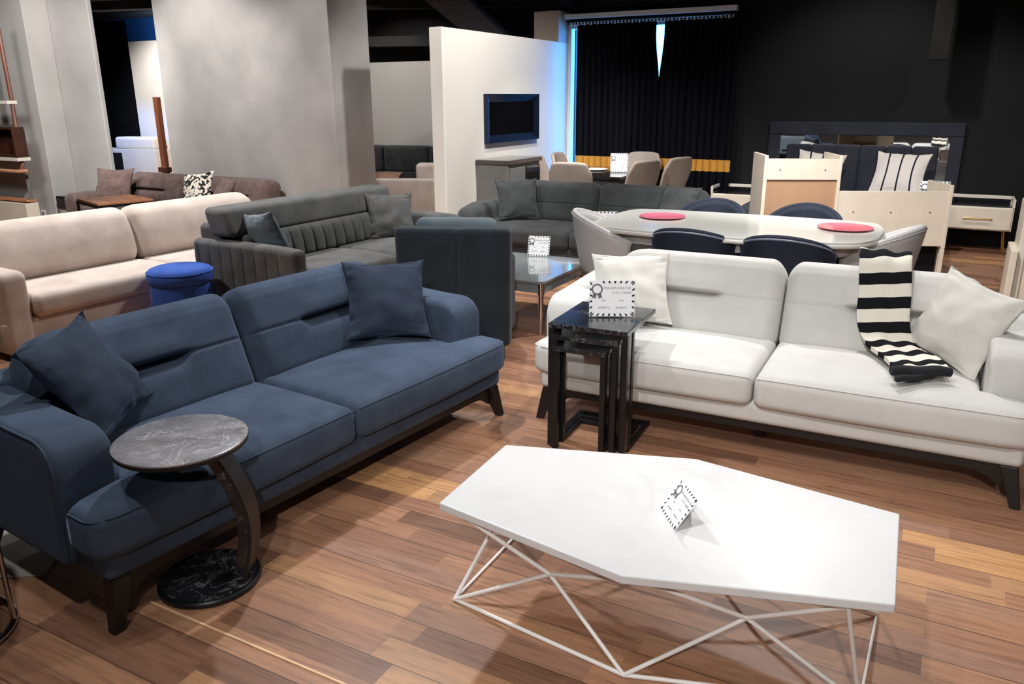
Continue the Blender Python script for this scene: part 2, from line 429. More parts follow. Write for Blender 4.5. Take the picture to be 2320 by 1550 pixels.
# ------------------------------------------------------------------ the room
structure('floor', G().box(-18, 4, -4, 10.3, -0.12, 0).box(-18, -4.6, 10.3, 12.4, -0.12, 0).box(-18, -11, 12.4, 14, -0.12, 0), M['floor'], 'brown laminate floor of mixed wood strips', 'floor', smooth=False)
structure('ceiling', G().box(-18, 4, -4, 10.3, 3.3, 3.4).box(-18, -4.6, 10.3, 12.4, 3.3, 3.4).box(-18, -11, 12.4, 14, 3.3, 3.4), M['ceiling'], 'dark painted ceiling above the showroom', 'ceiling', smooth=False)
g = G().box(-2.50, 4, 10.1, 10.3, 0, 3.3).box(-4.6, -2.50, 10.1, 10.3, 2.49, 3.3).box(-4.6, -2.50, 10.1, 10.3, 0, 0.1)
structure('wall_back', g, M['blackwall'], 'matt black wall behind the bed and the curtains', 'wall', smooth=False)
structure('wall_right', G().box(4, 4.2, -4, 10.3, 0, 3.3), M['blackwall'], 'black side wall of the showroom', 'wall', smooth=False)
structure('wall_front', G().box(-18, 4, -4.2, -4, 0, 3.3), M['plaster_light'], 'pale wall behind the viewer', 'wall', smooth=False)
structure('wall_side', G().box(-18.2, -18, -4, 14, 0, 3.3), M['plaster'], 'grey side wall at the far end', 'wall', smooth=False)
# window behind the curtains: white frame and panes
w = structure('window_1', G().box(-4.6, -4.555, 10.05, 10.16, 0.1, 2.49).box(-2.55, -2.50, 10.05, 10.16, 0.1, 2.49).box(-4.555, -2.55, 10.05, 10.16, 2.44, 2.49)
    .box(-4.555, -2.55, 10.05, 10.16, 0.1, 0.16).box(-3.78, -3.73, 10.05, 10.16, 0.16, 2.44), M['whiteframe'], 'white window frame glowing blue behind the black curtains', 'window', bevel=0.004)
build('window_glass', G().box(-4.555, -3.78, 10.1, 10.11, 0.16, 2.44).box(-3.73, -2.55, 10.1, 10.11, 0.16, 2.44), M['glass'], w, smooth=False)
# white partition with the mirror
structure('wall_partition', G().box(-4.755, -4.6, 7.05, 10.1, 0, 2.27), M['whitewall'], 'white free-standing partition wall carrying the framed mirror', 'wall', smooth=False, bevel=0.012)
structure('trim_1', G().box(-4.95, -4.6, 9.75, 10.1, 2.27, 2.64), M['bulkhead'], 'taupe boxed block above the end of the white partition', 'trim', smooth=False, bevel=0.006)
structure('wall_rear', G().box(-11.2, -4.755, 12, 12.15, 0, 2.2), M['whitewall'], 'off-white rear wall beyond the grey column', 'wall', smooth=False)
structure('wall_dark', G().box(-18, -11, 13.9, 14, 0, 3.3).box(-11.1, -11, 12.4, 13.9, 0, 3.3).box(-11.1, -4.6, 12.3, 12.4, 0, 3.3).box(-4.72, -4.6, 10.3, 12.3, 0, 3.3), M['ceiling'], 'dark void wall above the rear partition', 'wall', smooth=False)
structure('column', G().box(-8.33, -5.74, 6.7, 7.35, 0, 3.3), M['plaster'], 'wide grey plaster column behind the brown sofa', 'column', smooth=False, bevel=0.01)
structure('wall_left', G().box(-18, -10.155, 6.3, 6.63, 0, 3.3), M['plaster_light'], 'pale grey wall pier beside the ladder shelf', 'wall', smooth=False, bevel=0.01)
structure('wall_recess', G().box(-18, -9.385, 6.63, 6.69, 0, 3.3), M['plaster_light'], 'pale grey recessed pier behind the first one', 'wall', smooth=False, bevel=0.01)
structure('wall_corner', G().box(-15.15, -11.6, 11.5, 11.65, 0, 2.72), M['whitewall'], 'white partition seen through the gap beside the column', 'wall', smooth=False)
structure('trim_2', G().box(-18, -11.4, 12.6, 12.7, 2.6, 3.3), M['blueblock'], 'blue fascia high above the far partition', 'trim', smooth=False)
structure('trim_3', G().box(-2.14, 0.6, 1.414, 1.421, 0, 0.004), M['brass'], 'thin pale strip along a floor joint', 'trim', smooth=False)
# steel beams under the ceiling
def beam(a, b, wd, h, label, n, mt='darkbeam'):
    a, b = Vector(a), Vector(b); t = (b - a).normalized(); sd = t.cross(Vector((0, 0, 1))).normalized() * wd / 2; u = Vector((0, 0, h))
    g = G().hexa([a - sd, a + sd, a + sd + u, a - sd + u], [b - sd, b + sd, b + sd + u, b - sd + u])
    structure('ceiling_beam', g, M[mt], label, 'beam', smooth=False)
g = G().hexa([(-7.75, 10.8, 3.3), (-6.95, 10.8, 3.3), (-5.35, 10.8, 1.95), (-5.85, 10.8, 1.95)], [(-7.75, 11.0, 3.3), (-6.95, 11.0, 3.3), (-5.35, 11.0, 1.95), (-5.85, 11.0, 1.95)])
structure('ceiling_beam', g, M['beam'], 'grey steel beam slanting down behind the white partition', 'beam', smooth=False)
beam((-11.0, 11.7, 2.48), (-5.0, 11.7, 2.36), 0.2, 0.16, 'dark level beam above the rear wall', 2)
beam((-10.5, 10.9, 3.02), (-4.9, 11.5, 2.86), 0.2, 0.14, 'dark beam close under the ceiling beyond the column', 3)
beam((-16, 10.2, 3.2), (-9.5, 9.2, 2.9), 0.3, 0.14, 'dark beam crossing above the gap left of the column', 4)
structure('ceiling_beam', G().box(-0.34, -0.17, 9.45, 9.62, 1.94, 3.3), M['darkpost'], 'dark hanging post in front of the black wall', 'beam', smooth=False)

# ------------------------------------------------------------------ cushions
def pillow(name, label, size, m, loc, rot, thick=0.15, group=None, seed=0, uvx=False, corner=0.12, cat='cushion'):
    n = 36; g = G(); idx = {}; v = []; uv = []
    rnd = Vector((seed * 3.7, seed * 1.3, 0))
    for sgn in (1, -1):
        for j in range(n + 1):
            for i in range(n + 1):
                edge = i in (0, n) or j in (0, n)
                if sgn < 0 and edge: idx[(sgn, i, j)] = idx[(1, i, j)]; continue
                a = math.sin((i / n - 0.5) * math.pi); b = math.sin((j / n - 0.5) * math.pi)
                px = a * (1 - corner * (1 - b * b)) * size / 2; pz = b * (1 - corner * (1 - a * a)) * size / 2
                hgt = thick / 2 * ((1 - a * a) * (1 - b * b)) ** 0.42 * (1 - 0.12 * (a * a + b * b))
                ed = (a * a) ** 3 + (b * b) ** 3
                wr = noise.noise(Vector((a * 2.2, b * 2.2, 0)) + rnd) * 0.012 + noise.noise(Vector((a * 6, b * 2.0, 4)) + rnd) * 0.012 * ed
                wr2 = abs(noise.noise(Vector((b * 9, a * 1.2, 9)) + rnd)) * -0.030 * min(1, ed * 1.4) * (1 - min(1, ed) ** 4)
                y = -sgn * (hgt + (wr + wr2) * (0 if edge else 1))
                idx[(sgn, i, j)] = len(v); v.append((px, y, pz)); uv.append(((a + 1) / 2 * size, (b + 1) / 2 * size))
    f = [(idx[(s_, i, j)], idx[(s_, i + 1, j)], idx[(s_, i + 1, j + 1)], idx[(s_, i, j + 1)]) for s_ in (1, -1) for j in range(n) for i in range(n)]
    g.add(v, f); g.uv = uv
    o = build(name, g, m, loc=loc, rot=rot, angle=70)
    mat = Matrix.Rotation(R(rot[2]), 3, 'Z') @ Matrix.Rotation(R(rot[0]), 3, 'X') @ Matrix.Rotation(R(rot[1]), 3, 'Y')
    o.rotation_euler = mat.to_euler()
    return tag(o, label, cat, group)

# ------------------------------------------------------------------ the two velvet sofas
def velvet_sofa(label, loc, rz, m, group):
    t = thing('sofa', label, 'sofa', loc, rz, group)
    H = 1.10
    build('base', G().rbox((-1.065, 0.035, 0.172), (1.065, 0.90, 0.272), 0.028, (12, 6, 1)), m, t)
    for s_ in (-1, 1):
        lo, hi = (0.004, H) if s_ > 0 else (-H, -0.004)
        def seat_fn(x, y, z, s_=s_):
            ax = abs(x)
            lim = 1.10 - 0.205 * sstep(0.155, 0.205, y)
            if ax > 0.6: ax = 0.6 + (ax - 0.6) * (lim - 0.6) / 0.5
            u = (ax / lim - 0.5) * 2; w_ = max(-1, min(1, (y - 0.31) / 0.31))
            if z > 0.34: z += 0.030 * (1 - u ** 4) * (1 - abs(w_) ** 3) * (z - 0.34) / 0.075
            e = max(0, (ax - 0.99) / 0.11); fr = sstep(0.20, 0.0, y)
            y -= 0.012 * (1 - u * u) * (1 if y < 0.05 else 0)
            y += 0.030 * e * e * fr
            return (s_ * ax, y, z)
        c = build('seat_cushion', G().rbox((lo, 0, 0.256), (hi, 0.66, 0.412), 0.042, (16, 14, 3), seat_fn, ((), (0.15, 0.165, 0.18, 0.195, 0.21), ())), m, t, angle=80)
        pts = []
        for i in range(9):
            pts.append((s_ * 1.0955, 0.15 - 0.085 * i / 8, 0.397))
        for i in range(5):
            an = math.pi / 2 * i / 4
            pts.append((s_ * (1.0555 + 0.04 * math.cos(an)), 0.065 - 0.042 * math.sin(an), 0.397))
        for i in range(37):
            ax = 1.045 - (1.045 - 0.012) * i / 36
            u = (ax / 1.10 - 0.5) * 2; e = max(0, (ax - 0.99) / 0.11)
            pts.append((s_ * ax, 0.007 - 0.012 * (1 - u * u) + 0.030 * e * e, 0.398 + 0.004 * (1 - u ** 4)))
        build('piping', G().tube(pts, 0.003, 6), m, c)
        # arm
        ax0, ax1 = (0.9, H) if s_ > 0 else (-H, -0.9)
        def arm_fn(x, y, z):
            d = y - 0.185; r_ = 0.105
            top = 0.612 + 0.02 * sstep(0.3, 0.9, y)
            if d < r_: top = top - r_ + math.sqrt(max(0, r_ * r_ - (r_ - max(d, 0)) ** 2))
            z2 = 0.18 + (z - 0.18) * (top - 0.18) / 0.432
            y2 = y + 0.02 * max(0, (0.40 - z2)) / 0.2 * (1 if y < 0.6 else 0)
            return (x, y2, z2)
        a = build('arm', G().rbox((ax0, 0.185, 0.18), (ax1, 0.93, 0.612), 0.03, (3, 14, 8), arm_fn, ((), (0.235, 0.255, 0.275, 0.295, 0.315, 0.335), ())), m, t, angle=80)
        pr = []
        for i in range(31):
            d = i / 30
            if d < 0.35: p = (0.20 - 0.013 * d / 0.35, 0.22 + d / 0.35 * 0.285)
            elif d < 0.7:
                an = (d - 0.35) / 0.35 * math.pi / 2; p = (0.187 + 0.105 - 0.105 * math.cos(an), 0.507 + 0.105 * math.sin(an))
            else: p = (0.292 + (d - 0.7) / 0.3 * 0.60, 0.612 + 0.02 * sstep(0.3, 0.9, 0.292 + (d - 0.7) / 0.3 * 0.60))
            pr.append((s_ * (H - 0.006), p[0] + 0.006, p[1] - 0.008))
        build('piping', G().tube(pr, 0.005, 6), m, a)
        # back cushion with tuck
        S_, T_ = 0.475, 0.22
        P0 = Vector((0, 0.545, 0.375)); u_ = Vector((0, 0.36, 0.933)); nb = Vector((0, 0.933, -0.36))
        bx0, bx1 = (0.004, 0.905) if s_ > 0 else (-0.905, -0.004)
        s0 = 0.255
        def back_fn(x, d, s, s_=s_):
            ax = abs(x)
            fr = 1 - sstep(0.0, 0.10, d)
            tuck = sstep(0.27, 0.37, ax) * (1 - sstep(0.82, 0.885, ax))
            dz = s - s0
            prof = math.exp(-(dz / 0.010) ** 2) if dz > 0 else 0.6 * math.exp(-(dz / 0.014) ** 2) + 0.4 * math.exp(-(dz / 0.05) ** 2)
            seam = math.exp(-(dz / 0.006) ** 2) * 0.007
            puff = 0.010 * math.exp(-((dz - 0.055) / 0.05) ** 2) * tuck
            dd = d + fr * (tuck * prof * 0.075 + seam - puff)
            dd += fr * math.exp(-((s - 0.425) / 0.005) ** 2) * 0.004
            dd -= fr * 0.014 * math.sin(min(1, s / S_) * math.pi) * math.sin(min(1, max(0, (ax) / 0.905)) * math.pi)
            cr = max(0, (ax - 0.70) / 0.205)
            ss = s - (0.075 * cr ** 3) * sstep(0.15, S_, s)
            ci = max(0, (0.09 - ax) / 0.09)
            ss -= 0.028 * ci ** 2 * sstep(0.2, S_, s)
            dd += fr * 0.03 * ci ** 2
            p = P0 + u_ * ss + nb * dd
            return (x, p.y, p.z)
        ex = [0.30 + 0.012 * k for k in range(7)] + [0.80 + 0.012 * k for k in range(7)]
        ex = ex if s_ > 0 else [-e for e in ex]
        es = [s0 + k for k in (-0.09, -0.07, -0.055, -0.04, -0.03, -0.022, -0.015, -0.009, -0.004, 0, 0.004, 0.008, 0.013, 0.019, 0.027, 0.04, 0.055, 0.07)] + [0.412, 0.418, 0.4215, 0.425, 0.4285, 0.432]
        build('back_cushion', G().rbox((bx0, 0, 0), (bx1, T_, S_), 0.075, (18, 3, 8), back_fn, (ex, (0.1,), es), k=5), m, t, angle=80)
    build('back_panel', G().rbox((-1.06, 0.80, 0.18), (1.06, 0.935, 0.66), 0.03, (4, 2, 4)), m, t)
    ap = []
    for i in range(41):
        x = -1.0 + 2.0 * i / 40; e = max(0, (abs(x) - 0.86) / 0.14)
        ap.append((x, 0.135 - 0.06 * e ** 2))
    v = [(x, y, z) for y in (0.06, 0.085) for x, zb in ap for z in (zb, 0.176)]
    n_ = len(ap); f = []
    for k in range(2):
        o = k * 2 * n_
        f += [(o + 2 * i, o + 2 * i + 2, o + 2 * i + 3, o + 2 * i + 1) for i in range(n_ - 1)]
    f += [(2 * i, 2 * n_ + 2 * i, 2 * n_ + 2 * i + 2, 2 * i + 2) for i in range(n_ - 1)]
    build('rail', G().add(v, f), M['darkwood'], t, smooth=False)
    for sx in (-1, 1):
        for yt, yb in ((0.075, 0.045), (0.84, 0.87)):
            xt, xb = sx * 1.015, sx * 1.062
            build('leg', G().hexa([(xb + a * 0.019, yb + b * 0.019, 0) for a, b in ((-1, -1), (1, -1), (1, 1), (-1, 1))],
                                  [(xt + a * 0.034, yt + b * 0.032, 0.176) for a, b in ((-1, -1), (1, -1), (1, 1), (-1, 1))]), M['darkwood'], t, smooth=False, bevel=0.006)
    for y in (0.30, 0.8):
        build('leg', G().box(-0.025, 0.025, y, y + 0.05, 0, 0.176), M['darkwood'], t, smooth=False)
    return t
velvet_sofa('blue velvet three-seater sofa with the round marble side table at its arm', (-1.965, 2.32, 0), 84.8, M['blue'], None)
velvet_sofa('ivory velvet three-seater sofa with a striped throw over its back', (-0.645, 3.425, 0), 1.0, M['white'], None)
pillow('cushion', 'dark blue velvet cushion beside the round side table', 0.415, M['bluepillow'], (-2.625, 1.65, 0.645), (-34, -6, 113), 0.15, seed=1)
pillow('cushion', 'dark blue velvet cushion at the far end of the blue sofa', 0.42, M['bluepillow'], (-2.40, 3.10, 0.632), (-33, 2, 45), 0.15, seed=2)
pillow('cushion', 'ivory cushion on the white sofa behind the nesting tables', 0.42, M['cream_pillow'], (-1.41, 3.93, 0.622), (-36, -3, 20), 0.14, seed=3)
pillow('cushion', 'ivory cushion on the white sofa next to the striped throw', 0.41, M['cream_pillow'], (0.14, 3.96, 0.625), (-24, 13, -33), 0.15, seed=4)

# striped throw over the back of the white sofa
def throw():
    path = [(0.975, 0.48), (0.965, 0.60), (0.95, 0.72), (0.915, 0.78), (0.86, 0.815), (0.79, 0.845), (0.735, 0.852), (0.695, 0.832), (0.675, 0.79), (0.645, 0.71), (0.615, 0.63), (0.59, 0.565), (0.57, 0.515), (0.535, 0.478), (0.48, 0.464), (0.41, 0.462), (0.33, 0.462), (0.24, 0.460), (0.20, 0.456)]
    def cat(P, t):
        i = min(int(t), len(P) - 2); u = t - i
        p0 = P[max(i - 1, 0)]; p1 = P[i]; p2 = P[i + 1]; p3 = P[min(i + 2, len(P) - 1)]
        return tuple(0.5 * (2 * b + (c - a) * u + (2 * a - 5 * b + 4 * c - d) * u * u + (3 * b - a - 3 * c + d) * u ** 3) for a, b, c, d in zip(p0, p1, p2, p3))
    n = 100; pts = [cat(path, i / n * (len(path) - 1)) for i in range(n + 1)]
    ln = [0]
    for a, b in zip(pts, pts[1:]): ln.append(ln[-1] + math.dist(a, b))
    nu = 16; v = []; uv = []; f = []
    for layer in (0, 1):
        for i, (y, z) in enumerate(pts):
            tt = ln[i] / ln[-1]
            xc = 0.432 + 0.035 * sstep(0.3, 0.6, tt) + 0.19 * sstep(0.60, 1.02, tt); wd = 0.228 - 0.02 * sstep(0.7, 1, tt)
            for k in range(nu + 1):
                a = k / nu - 0.5
                wave = 0.006 * math.sin(a * 14 + tt * 5) + 0.006 * noise.noise(Vector((a * 3, tt * 9, 2)))
                off = 0.010 + layer * 0.022 + wave * (0.5 + layer * 0.5)
                j = max(1, min(n - 1, i)); ty, tz = pts[j + 1][0] - pts[j - 1][0], pts[j + 1][1] - pts[j - 1][1]
                q = math.hypot(ty, tz); ny, nz = tz / q, -ty / q
                sk = 0.05 * a * sstep(0.6, 1.0, tt) * 2
                v.append((xc + a * wd, y + ny * off + sk, z + nz * off)); uv.append((a * wd, ln[i] + a * 0.03 - 0.02))
    m_ = nu + 1; rows = n + 1
    for layer in (0, 1):
        o = layer * rows * m_
        f += [(o + i * m_ + k, o + i * m_ + k + 1, o + (i + 1) * m_ + k + 1, o + (i + 1) * m_ + k) for i in range(n) for k in range(nu)]
    o = rows * m_
    for i in range(n):
        for k in (0, nu): f.append((i * m_ + k, (i + 1) * m_ + k, o + (i + 1) * m_ + k, o + i * m_ + k))
    for k in range(nu):
        for i in (0, n): f.append((i * m_ + k, i * m_ + k + 1, o + i * m_ + k + 1, o + i * m_ + k))
    g = G().add(v, f); g.uv = uv
    t = thing('throw_blanket', 'black and cream striped knitted throw hanging over the white sofa', 'blanket', (-0.645, 3.425, 0), 1.0)
    build('striped_cloth', g, M['throw'], t, angle=80)
    # rolled dark end on the seat
    for q, (dx, dy, dz, rr, tw) in enumerate(((0.0, 0.165, 0.484, 0.026, 0.0), (0.012, 0.125, 0.468, 0.017, 0.03))):
        w_ = 0.225 - q * 0.09
        path2 = [(0.655 + dx + (k / 10 - 0.5) * w_ - q * 0.03, dy + tw * (k / 10 - 0.5) + 0.05 * (k / 10 - 0.5) * 2, dz + 0.004 * math.sin(k)) for k in range(11)]
        build('folded_end', G().tube(path2, [rr * (0.75 + 0.25 * math.sin(k / 10 * math.pi)) for k in range(11)], 14), M['blackknit'], t)
throw()

# ------------------------------------------------------------------ price cards
def text_mesh(body, size, x, z, align='LEFT'):
    cu = bpy.data.curves.new('lettering', 'FONT'); cu.body = body; cu.size = size; cu.align_x = align
    ob = bpy.data.objects.new('lettering', cu); COL.objects.link(ob)
    dg = bpy.context.evaluated_depsgraph_get(); me = bpy.data.meshes.new_from_object(ob.evaluated_get(dg))
    v = [(q.co.x + x, 0, q.co.y + z) for q in me.vertices]; f = [tuple(p.vertices) for p in me.polygons]
    bpy.data.objects.remove(ob); bpy.data.curves.remove(cu); bpy.data.meshes.remove(me)
    return v, f
def price_card(label, loc, rz, w, h, lean=12, group='price cards', roll=0.0):
    t = thing('price_sign', label, 'sign', loc, rz)
    tr = Matrix.Rotation(R(-lean), 3, 'X') @ Matrix.Rotation(R(roll), 3, 'Y')
    lift = 0.5 * w * abs(math.sin(R(roll)))
    def T(x, y, z):
        p = tr @ Vector((x, y, z)); return (p.x, p.y, p.z + lift)
    build('card', G().box(-w / 2, w / 2, 0, 0.003, 0.004, h).map(T), M['paper'], t, smooth=False)
    build('stand', G().hexa([(-w * 0.3, h * 0.55, 0.001), (w * 0.3, h * 0.55, 0.001), (w * 0.3, h * 0.55 + 0.003, 0.001), (-w * 0.3, h * 0.55 + 0.003, 0.001)],
                            [T(-w * 0.3, 0.003, h * 0.8), T(w * 0.3, 0.003, h * 0.8), T(w * 0.3, 0.006, h * 0.8), T(-w * 0.3, 0.006, h * 0.8)]), M['acrylic'], t, smooth=False)
    b = G(); d = w * 0.055; nx = 8; nz = max(6, round(nx * h / w)); y = -0.0006
    for k in range(nx):
        x = -w / 2 + w * (k + 0.5) / nx; sl = (k / (nx - 1) - 0.5) * 2 * d * 0.5
        for z0, sg in ((h - d * 1.15, 1), (0.004 + d * 0.15, -1)):
            if sg > 0 and k < 2: continue
            b.add([(x - d * 0.38 - sl * sg, y, z0), (x + d * 0.38 - sl * sg, y, z0), (x + d * 0.38 + sl * sg, y, z0 + d), (x - d * 0.38 + sl * sg, y, z0 + d)], [(0, 1, 2, 3)])
    for k in range(nz):
        z = 0.004 + (h - 0.004) * (k + 0.5) / nz; sl = (k / (nz - 1) - 0.5) * 2 * d * 0.5
        for x0, sg in ((-w / 2 + d * 0.15, -1), (w / 2 - d * 1.15, 1)):
            b.add([(x0, y, z - d * 0.38 - sl * sg), (x0 + d, y, z - d * 0.38 + sl * sg), (x0 + d, y, z + d * 0.38 + sl * sg), (x0, y, z + d * 0.38 - sl * sg)], [(0, 1, 2, 3)])
    build('border', b.map(T), M['ink'], t, smooth=False)
    for s_, sz, x, z, al in (('POLARIN KOLTUK', 0.072, 0.415, 0.765, 'RIGHT'), ('3+3+1 TAKIM', 0.072, 0.415, 0.64, 'RIGHT'), ('ESKI', 0.05, -0.18, 0.44, 'CENTER'), ('YENI', 0.05, 0.2, 0.44, 'CENTER'),
                             ('80.000 TL', 0.062, -0.17, 0.24, 'CENTER'), ('40.000 TL', 0.062, 0.21, 0.24, 'CENTER')):
        v, f = text_mesh(s_, sz * w, x * w, z * h, al)
        build('lettering', G().add([(a, -0.0008, c) for a, _, c in v], f).map(T), M['ink_grey'], t, smooth=False)
    ro = G(); cx, cz, rr = -w * 0.33, h * 0.76, w * 0.12
    nn = 32
    v = [(cx + q * rr * (1 + (0.07 if k % 2 else 0)) * math.cos(2 * math.pi * k / nn), -0.0009, cz + q * rr * (1 + (0.07 if k % 2 else 0)) * math.sin(2 * math.pi * k / nn)) for q in (0.72, 1.0) for k in range(nn)]
    ro.add(v, [(k, (k + 1) % nn, nn + (k + 1) % nn, nn + k) for k in range(nn)])
    for sg in (-1, 1):
        ro.add([(cx + sg * rr * 0.1, -0.0009, cz - rr * 0.9), (cx + sg * rr * 0.75, -0.0009, cz - rr * 0.8), (cx + sg * rr * 0.95, -0.0009, cz - rr * 1.7), (cx + sg * rr * 0.6, -0.0009, cz - rr * 1.5), (cx + sg * rr * 0.3, -0.0009, cz - rr * 1.8)], [(0, 1, 2, 3, 4)])
    v, f = text_mesh('2', rr * 0.9, cx, cz - rr * 0.3, 'CENTER')
    build('rosette', ro.map(T), M['ink_grey'], t, smooth=False)
    return t
price_card('white dashed-border price card on the black nesting tables', (-1.30, 3.375, 0.612), 27, 0.212, 0.172, 8)
price_card('small price card standing on the white coffee table', (-0.588, 2.02, 0.42), -54, 0.13, 0.114, 35)
price_card('price card on the grey glossy coffee table', (-2.775, 5.55, 0.392), 14, 0.175, 0.165, 20)
price_card('price card half hidden beyond the end of the grey dining table', (-2.62, 6.5, 0.44), 20, 0.26, 0.20, 10)
price_card('price card on the dark dining table by the curtains', (-3.33, 8.72, 0.765), 22, 0.20, 0.22, 10)
price_card('price card on the bed beside the striped pillow', (-0.10, 8.62, 0.585), 5, 0.26, 0.24, 20)

# ------------------------------------------------------------------ white coffee table with wire base
def coffee_table():
    t = thing('coffee_table', 'white marble elongated hexagon coffee table on a pale wire base', 'table', (0, 0, 0))
    top = [(-1.256, 2.262), (-1.232, 1.797), (-0.602, 1.694), (0.028, 1.890), (0.008, 2.376), (-0.626, 2.464)]
    build('tabletop', G().prism(top, 0.394, 0.42), M['marble_white'], t, smooth=False, bevel=0.004)
    r = 0.0068; zt = 0.388; zb = 0.007
    V = [(-1.262, 2.345), (-1.253, 1.899), (-0.629, 1.822), (-0.02, 2.02), (-0.012, 2.47), (-0.62, 2.55)]
    T_ = [(-1.14, 2.20), (-1.119, 1.795), (-0.56, 1.742), (-0.075, 1.877), (-0.09, 2.33), (-0.62, 2.40)]
    V3 = [(x, y, zb) for x, y in V]; T3 = [(x, y, zt) for x, y in T_]
    build('floor_ring', G().tube(V3, r, 10, closed=True), M['whitemetal'], t)
    build('upper_ring', G().tube(T3, r, 10, closed=True), M['whitemetal'], t)
    nodes = {(1, 2): (-0.905, 1.90, 0.21), (2, 3): (-0.328, 1.962, 0.213), (4, 5): (-0.33, 2.36, 0.21), (5, 0): (-0.92, 2.32, 0.21)}
    for (a, b), nd in nodes.items():
        for q in (V3[a], V3[b], T3[a], T3[b]):
            build('rod', G().tube([nd, q], r, 10), M['whitemetal'], t)
    for a, b in ((1, 0), (3, 3), (4, 3)):
        build('rod', G().tube([V3[a], T3[b]], r, 10), M['whitemetal'], t)
coffee_table()

# ------------------------------------------------------------------ round side table
def round_table():
    t = thing('side_table', 'round black marble side table with a curved stem sliding under the blue sofa', 'table', (-2.065, 1.60, 0), 0)
    build('base', G().lathe([(0.001, 0.0), (0.163, 0.0), (0.17, 0.006), (0.17, 0.018), (0.165, 0.024), (0.001, 0.024)], 64), M['blackmetal'], t, angle=30)
    build('base_plate', G().lathe([(0.001, 0.0242), (0.157, 0.0242), (0.157, 0.027), (0.001, 0.027)], 64), M['marble_dark'], t, angle=30)
    build('tabletop', G().lathe([(0.001, 0.552), (0.198, 0.552), (0.203, 0.557), (0.203, 0.568), (0.001, 0.568)], 72, (0.04, -0.07)), M['blackmetal'], t, angle=30)
    build('marble_inlay', G().lathe([(0.001, 0.568), (0.203, 0.568), (0.203, 0.573), (0.200, 0.5745), (0.001, 0.5745)], 72, (0.04, -0.07)), M['marble_grey'], t, angle=30)
    # bowed stem
    n = 28; sec = []
    for i in range(n + 1):
        q = i / n; z = 0.027 + q * 0.525
        out = 0.105 + 0.075 * math.sin(math.pi * min(1, q * 0.9 + 0.1)) - 0.055 * q * q
        sec.append((out, z))
    def stem(d0, d1, hw):
        v = []; 
        for out, z in sec: v += [(out + d0, -hw, z), (out + d1, -hw, z), (out + d1, hw, z), (out + d0, hw, z)]
        f = [(0, 1, 2, 3), tuple(4 * n + k for k in (3, 2, 1, 0))]
        f += [(4 * i + k, 4 * i + (k + 1) % 4, 4 * i + 4 + (k + 1) % 4, 4 * i + 4 + k) for i in range(n) for k in range(4)]
        a = R(27)
        return G().add(v, f).map(lambda x, y, z: (x * math.cos(a) - y * math.sin(a), x * math.sin(a) + y * math.cos(a), z))
    s = build('stem', stem(-0.038, -0.002, 0.044), M['marble_dark'], t, angle=30, bevel=0.002)
    build('stem_facing', stem(-0.002, 0.010, 0.046), M['brownmetal'], t, angle=30, bevel=0.002)
round_table()

# ------------------------------------------------------------------ nesting tables
def nest(label, loc, rz, w, h, d, yin):
    t = thing('nesting_table', label, 'table', loc, rz, 'black nesting tables')
    build('tabletop', G().box(-w / 2, w / 2, 0, d, h - 0.022, h), M['marble_dark'], t, smooth=False, bevel=0.003)
    for sx in (-1, 1):
        x0, x1 = sorted((sx * w / 2, sx * (w / 2 - 0.026)))
        build('leg', G().box(x0, x1, 0.004, 0.030, 0, h - 0.022).box(x0, x1, 0.085, 0.110, 0.0, h - 0.022), M['blackmetal'], t, smooth=False, bevel=0.002)
        xm = sx * (w / 2 - 0.004)
        if sx > 0: build('side_panel', G().box(*sorted((xm, xm - sx * 0.010)), 0.030, 0.085, 0.02, h - 0.022), M['marble_dark'], t, smooth=False)
        build('floor_rail', G().box(x0, x1, 0.110, d - 0.03, 0, 0.022), M['blackmetal'], t, smooth=False, bevel=0.002)
    build('back_rail', G().box(-w / 2, w / 2, d - 0.03, d - 0.005, 0, 0.022), M['blackmetal'], t, smooth=False, bevel=0.002)
    return t
nest('largest black marble nesting table, carrying the price card', (-1.335, 3.165, 0), 3, 0.380, 0.610, 0.45, 0)
nest('middle-sized black nesting table tucked under the largest one', (-1.347, 3.152, 0), 3, 0.318, 0.560, 0.41, 0)
nest('smallest black nesting table, innermost and pulled out furthest', (-1.362, 3.138, 0), 3, 0.256, 0.510, 0.37, 0)

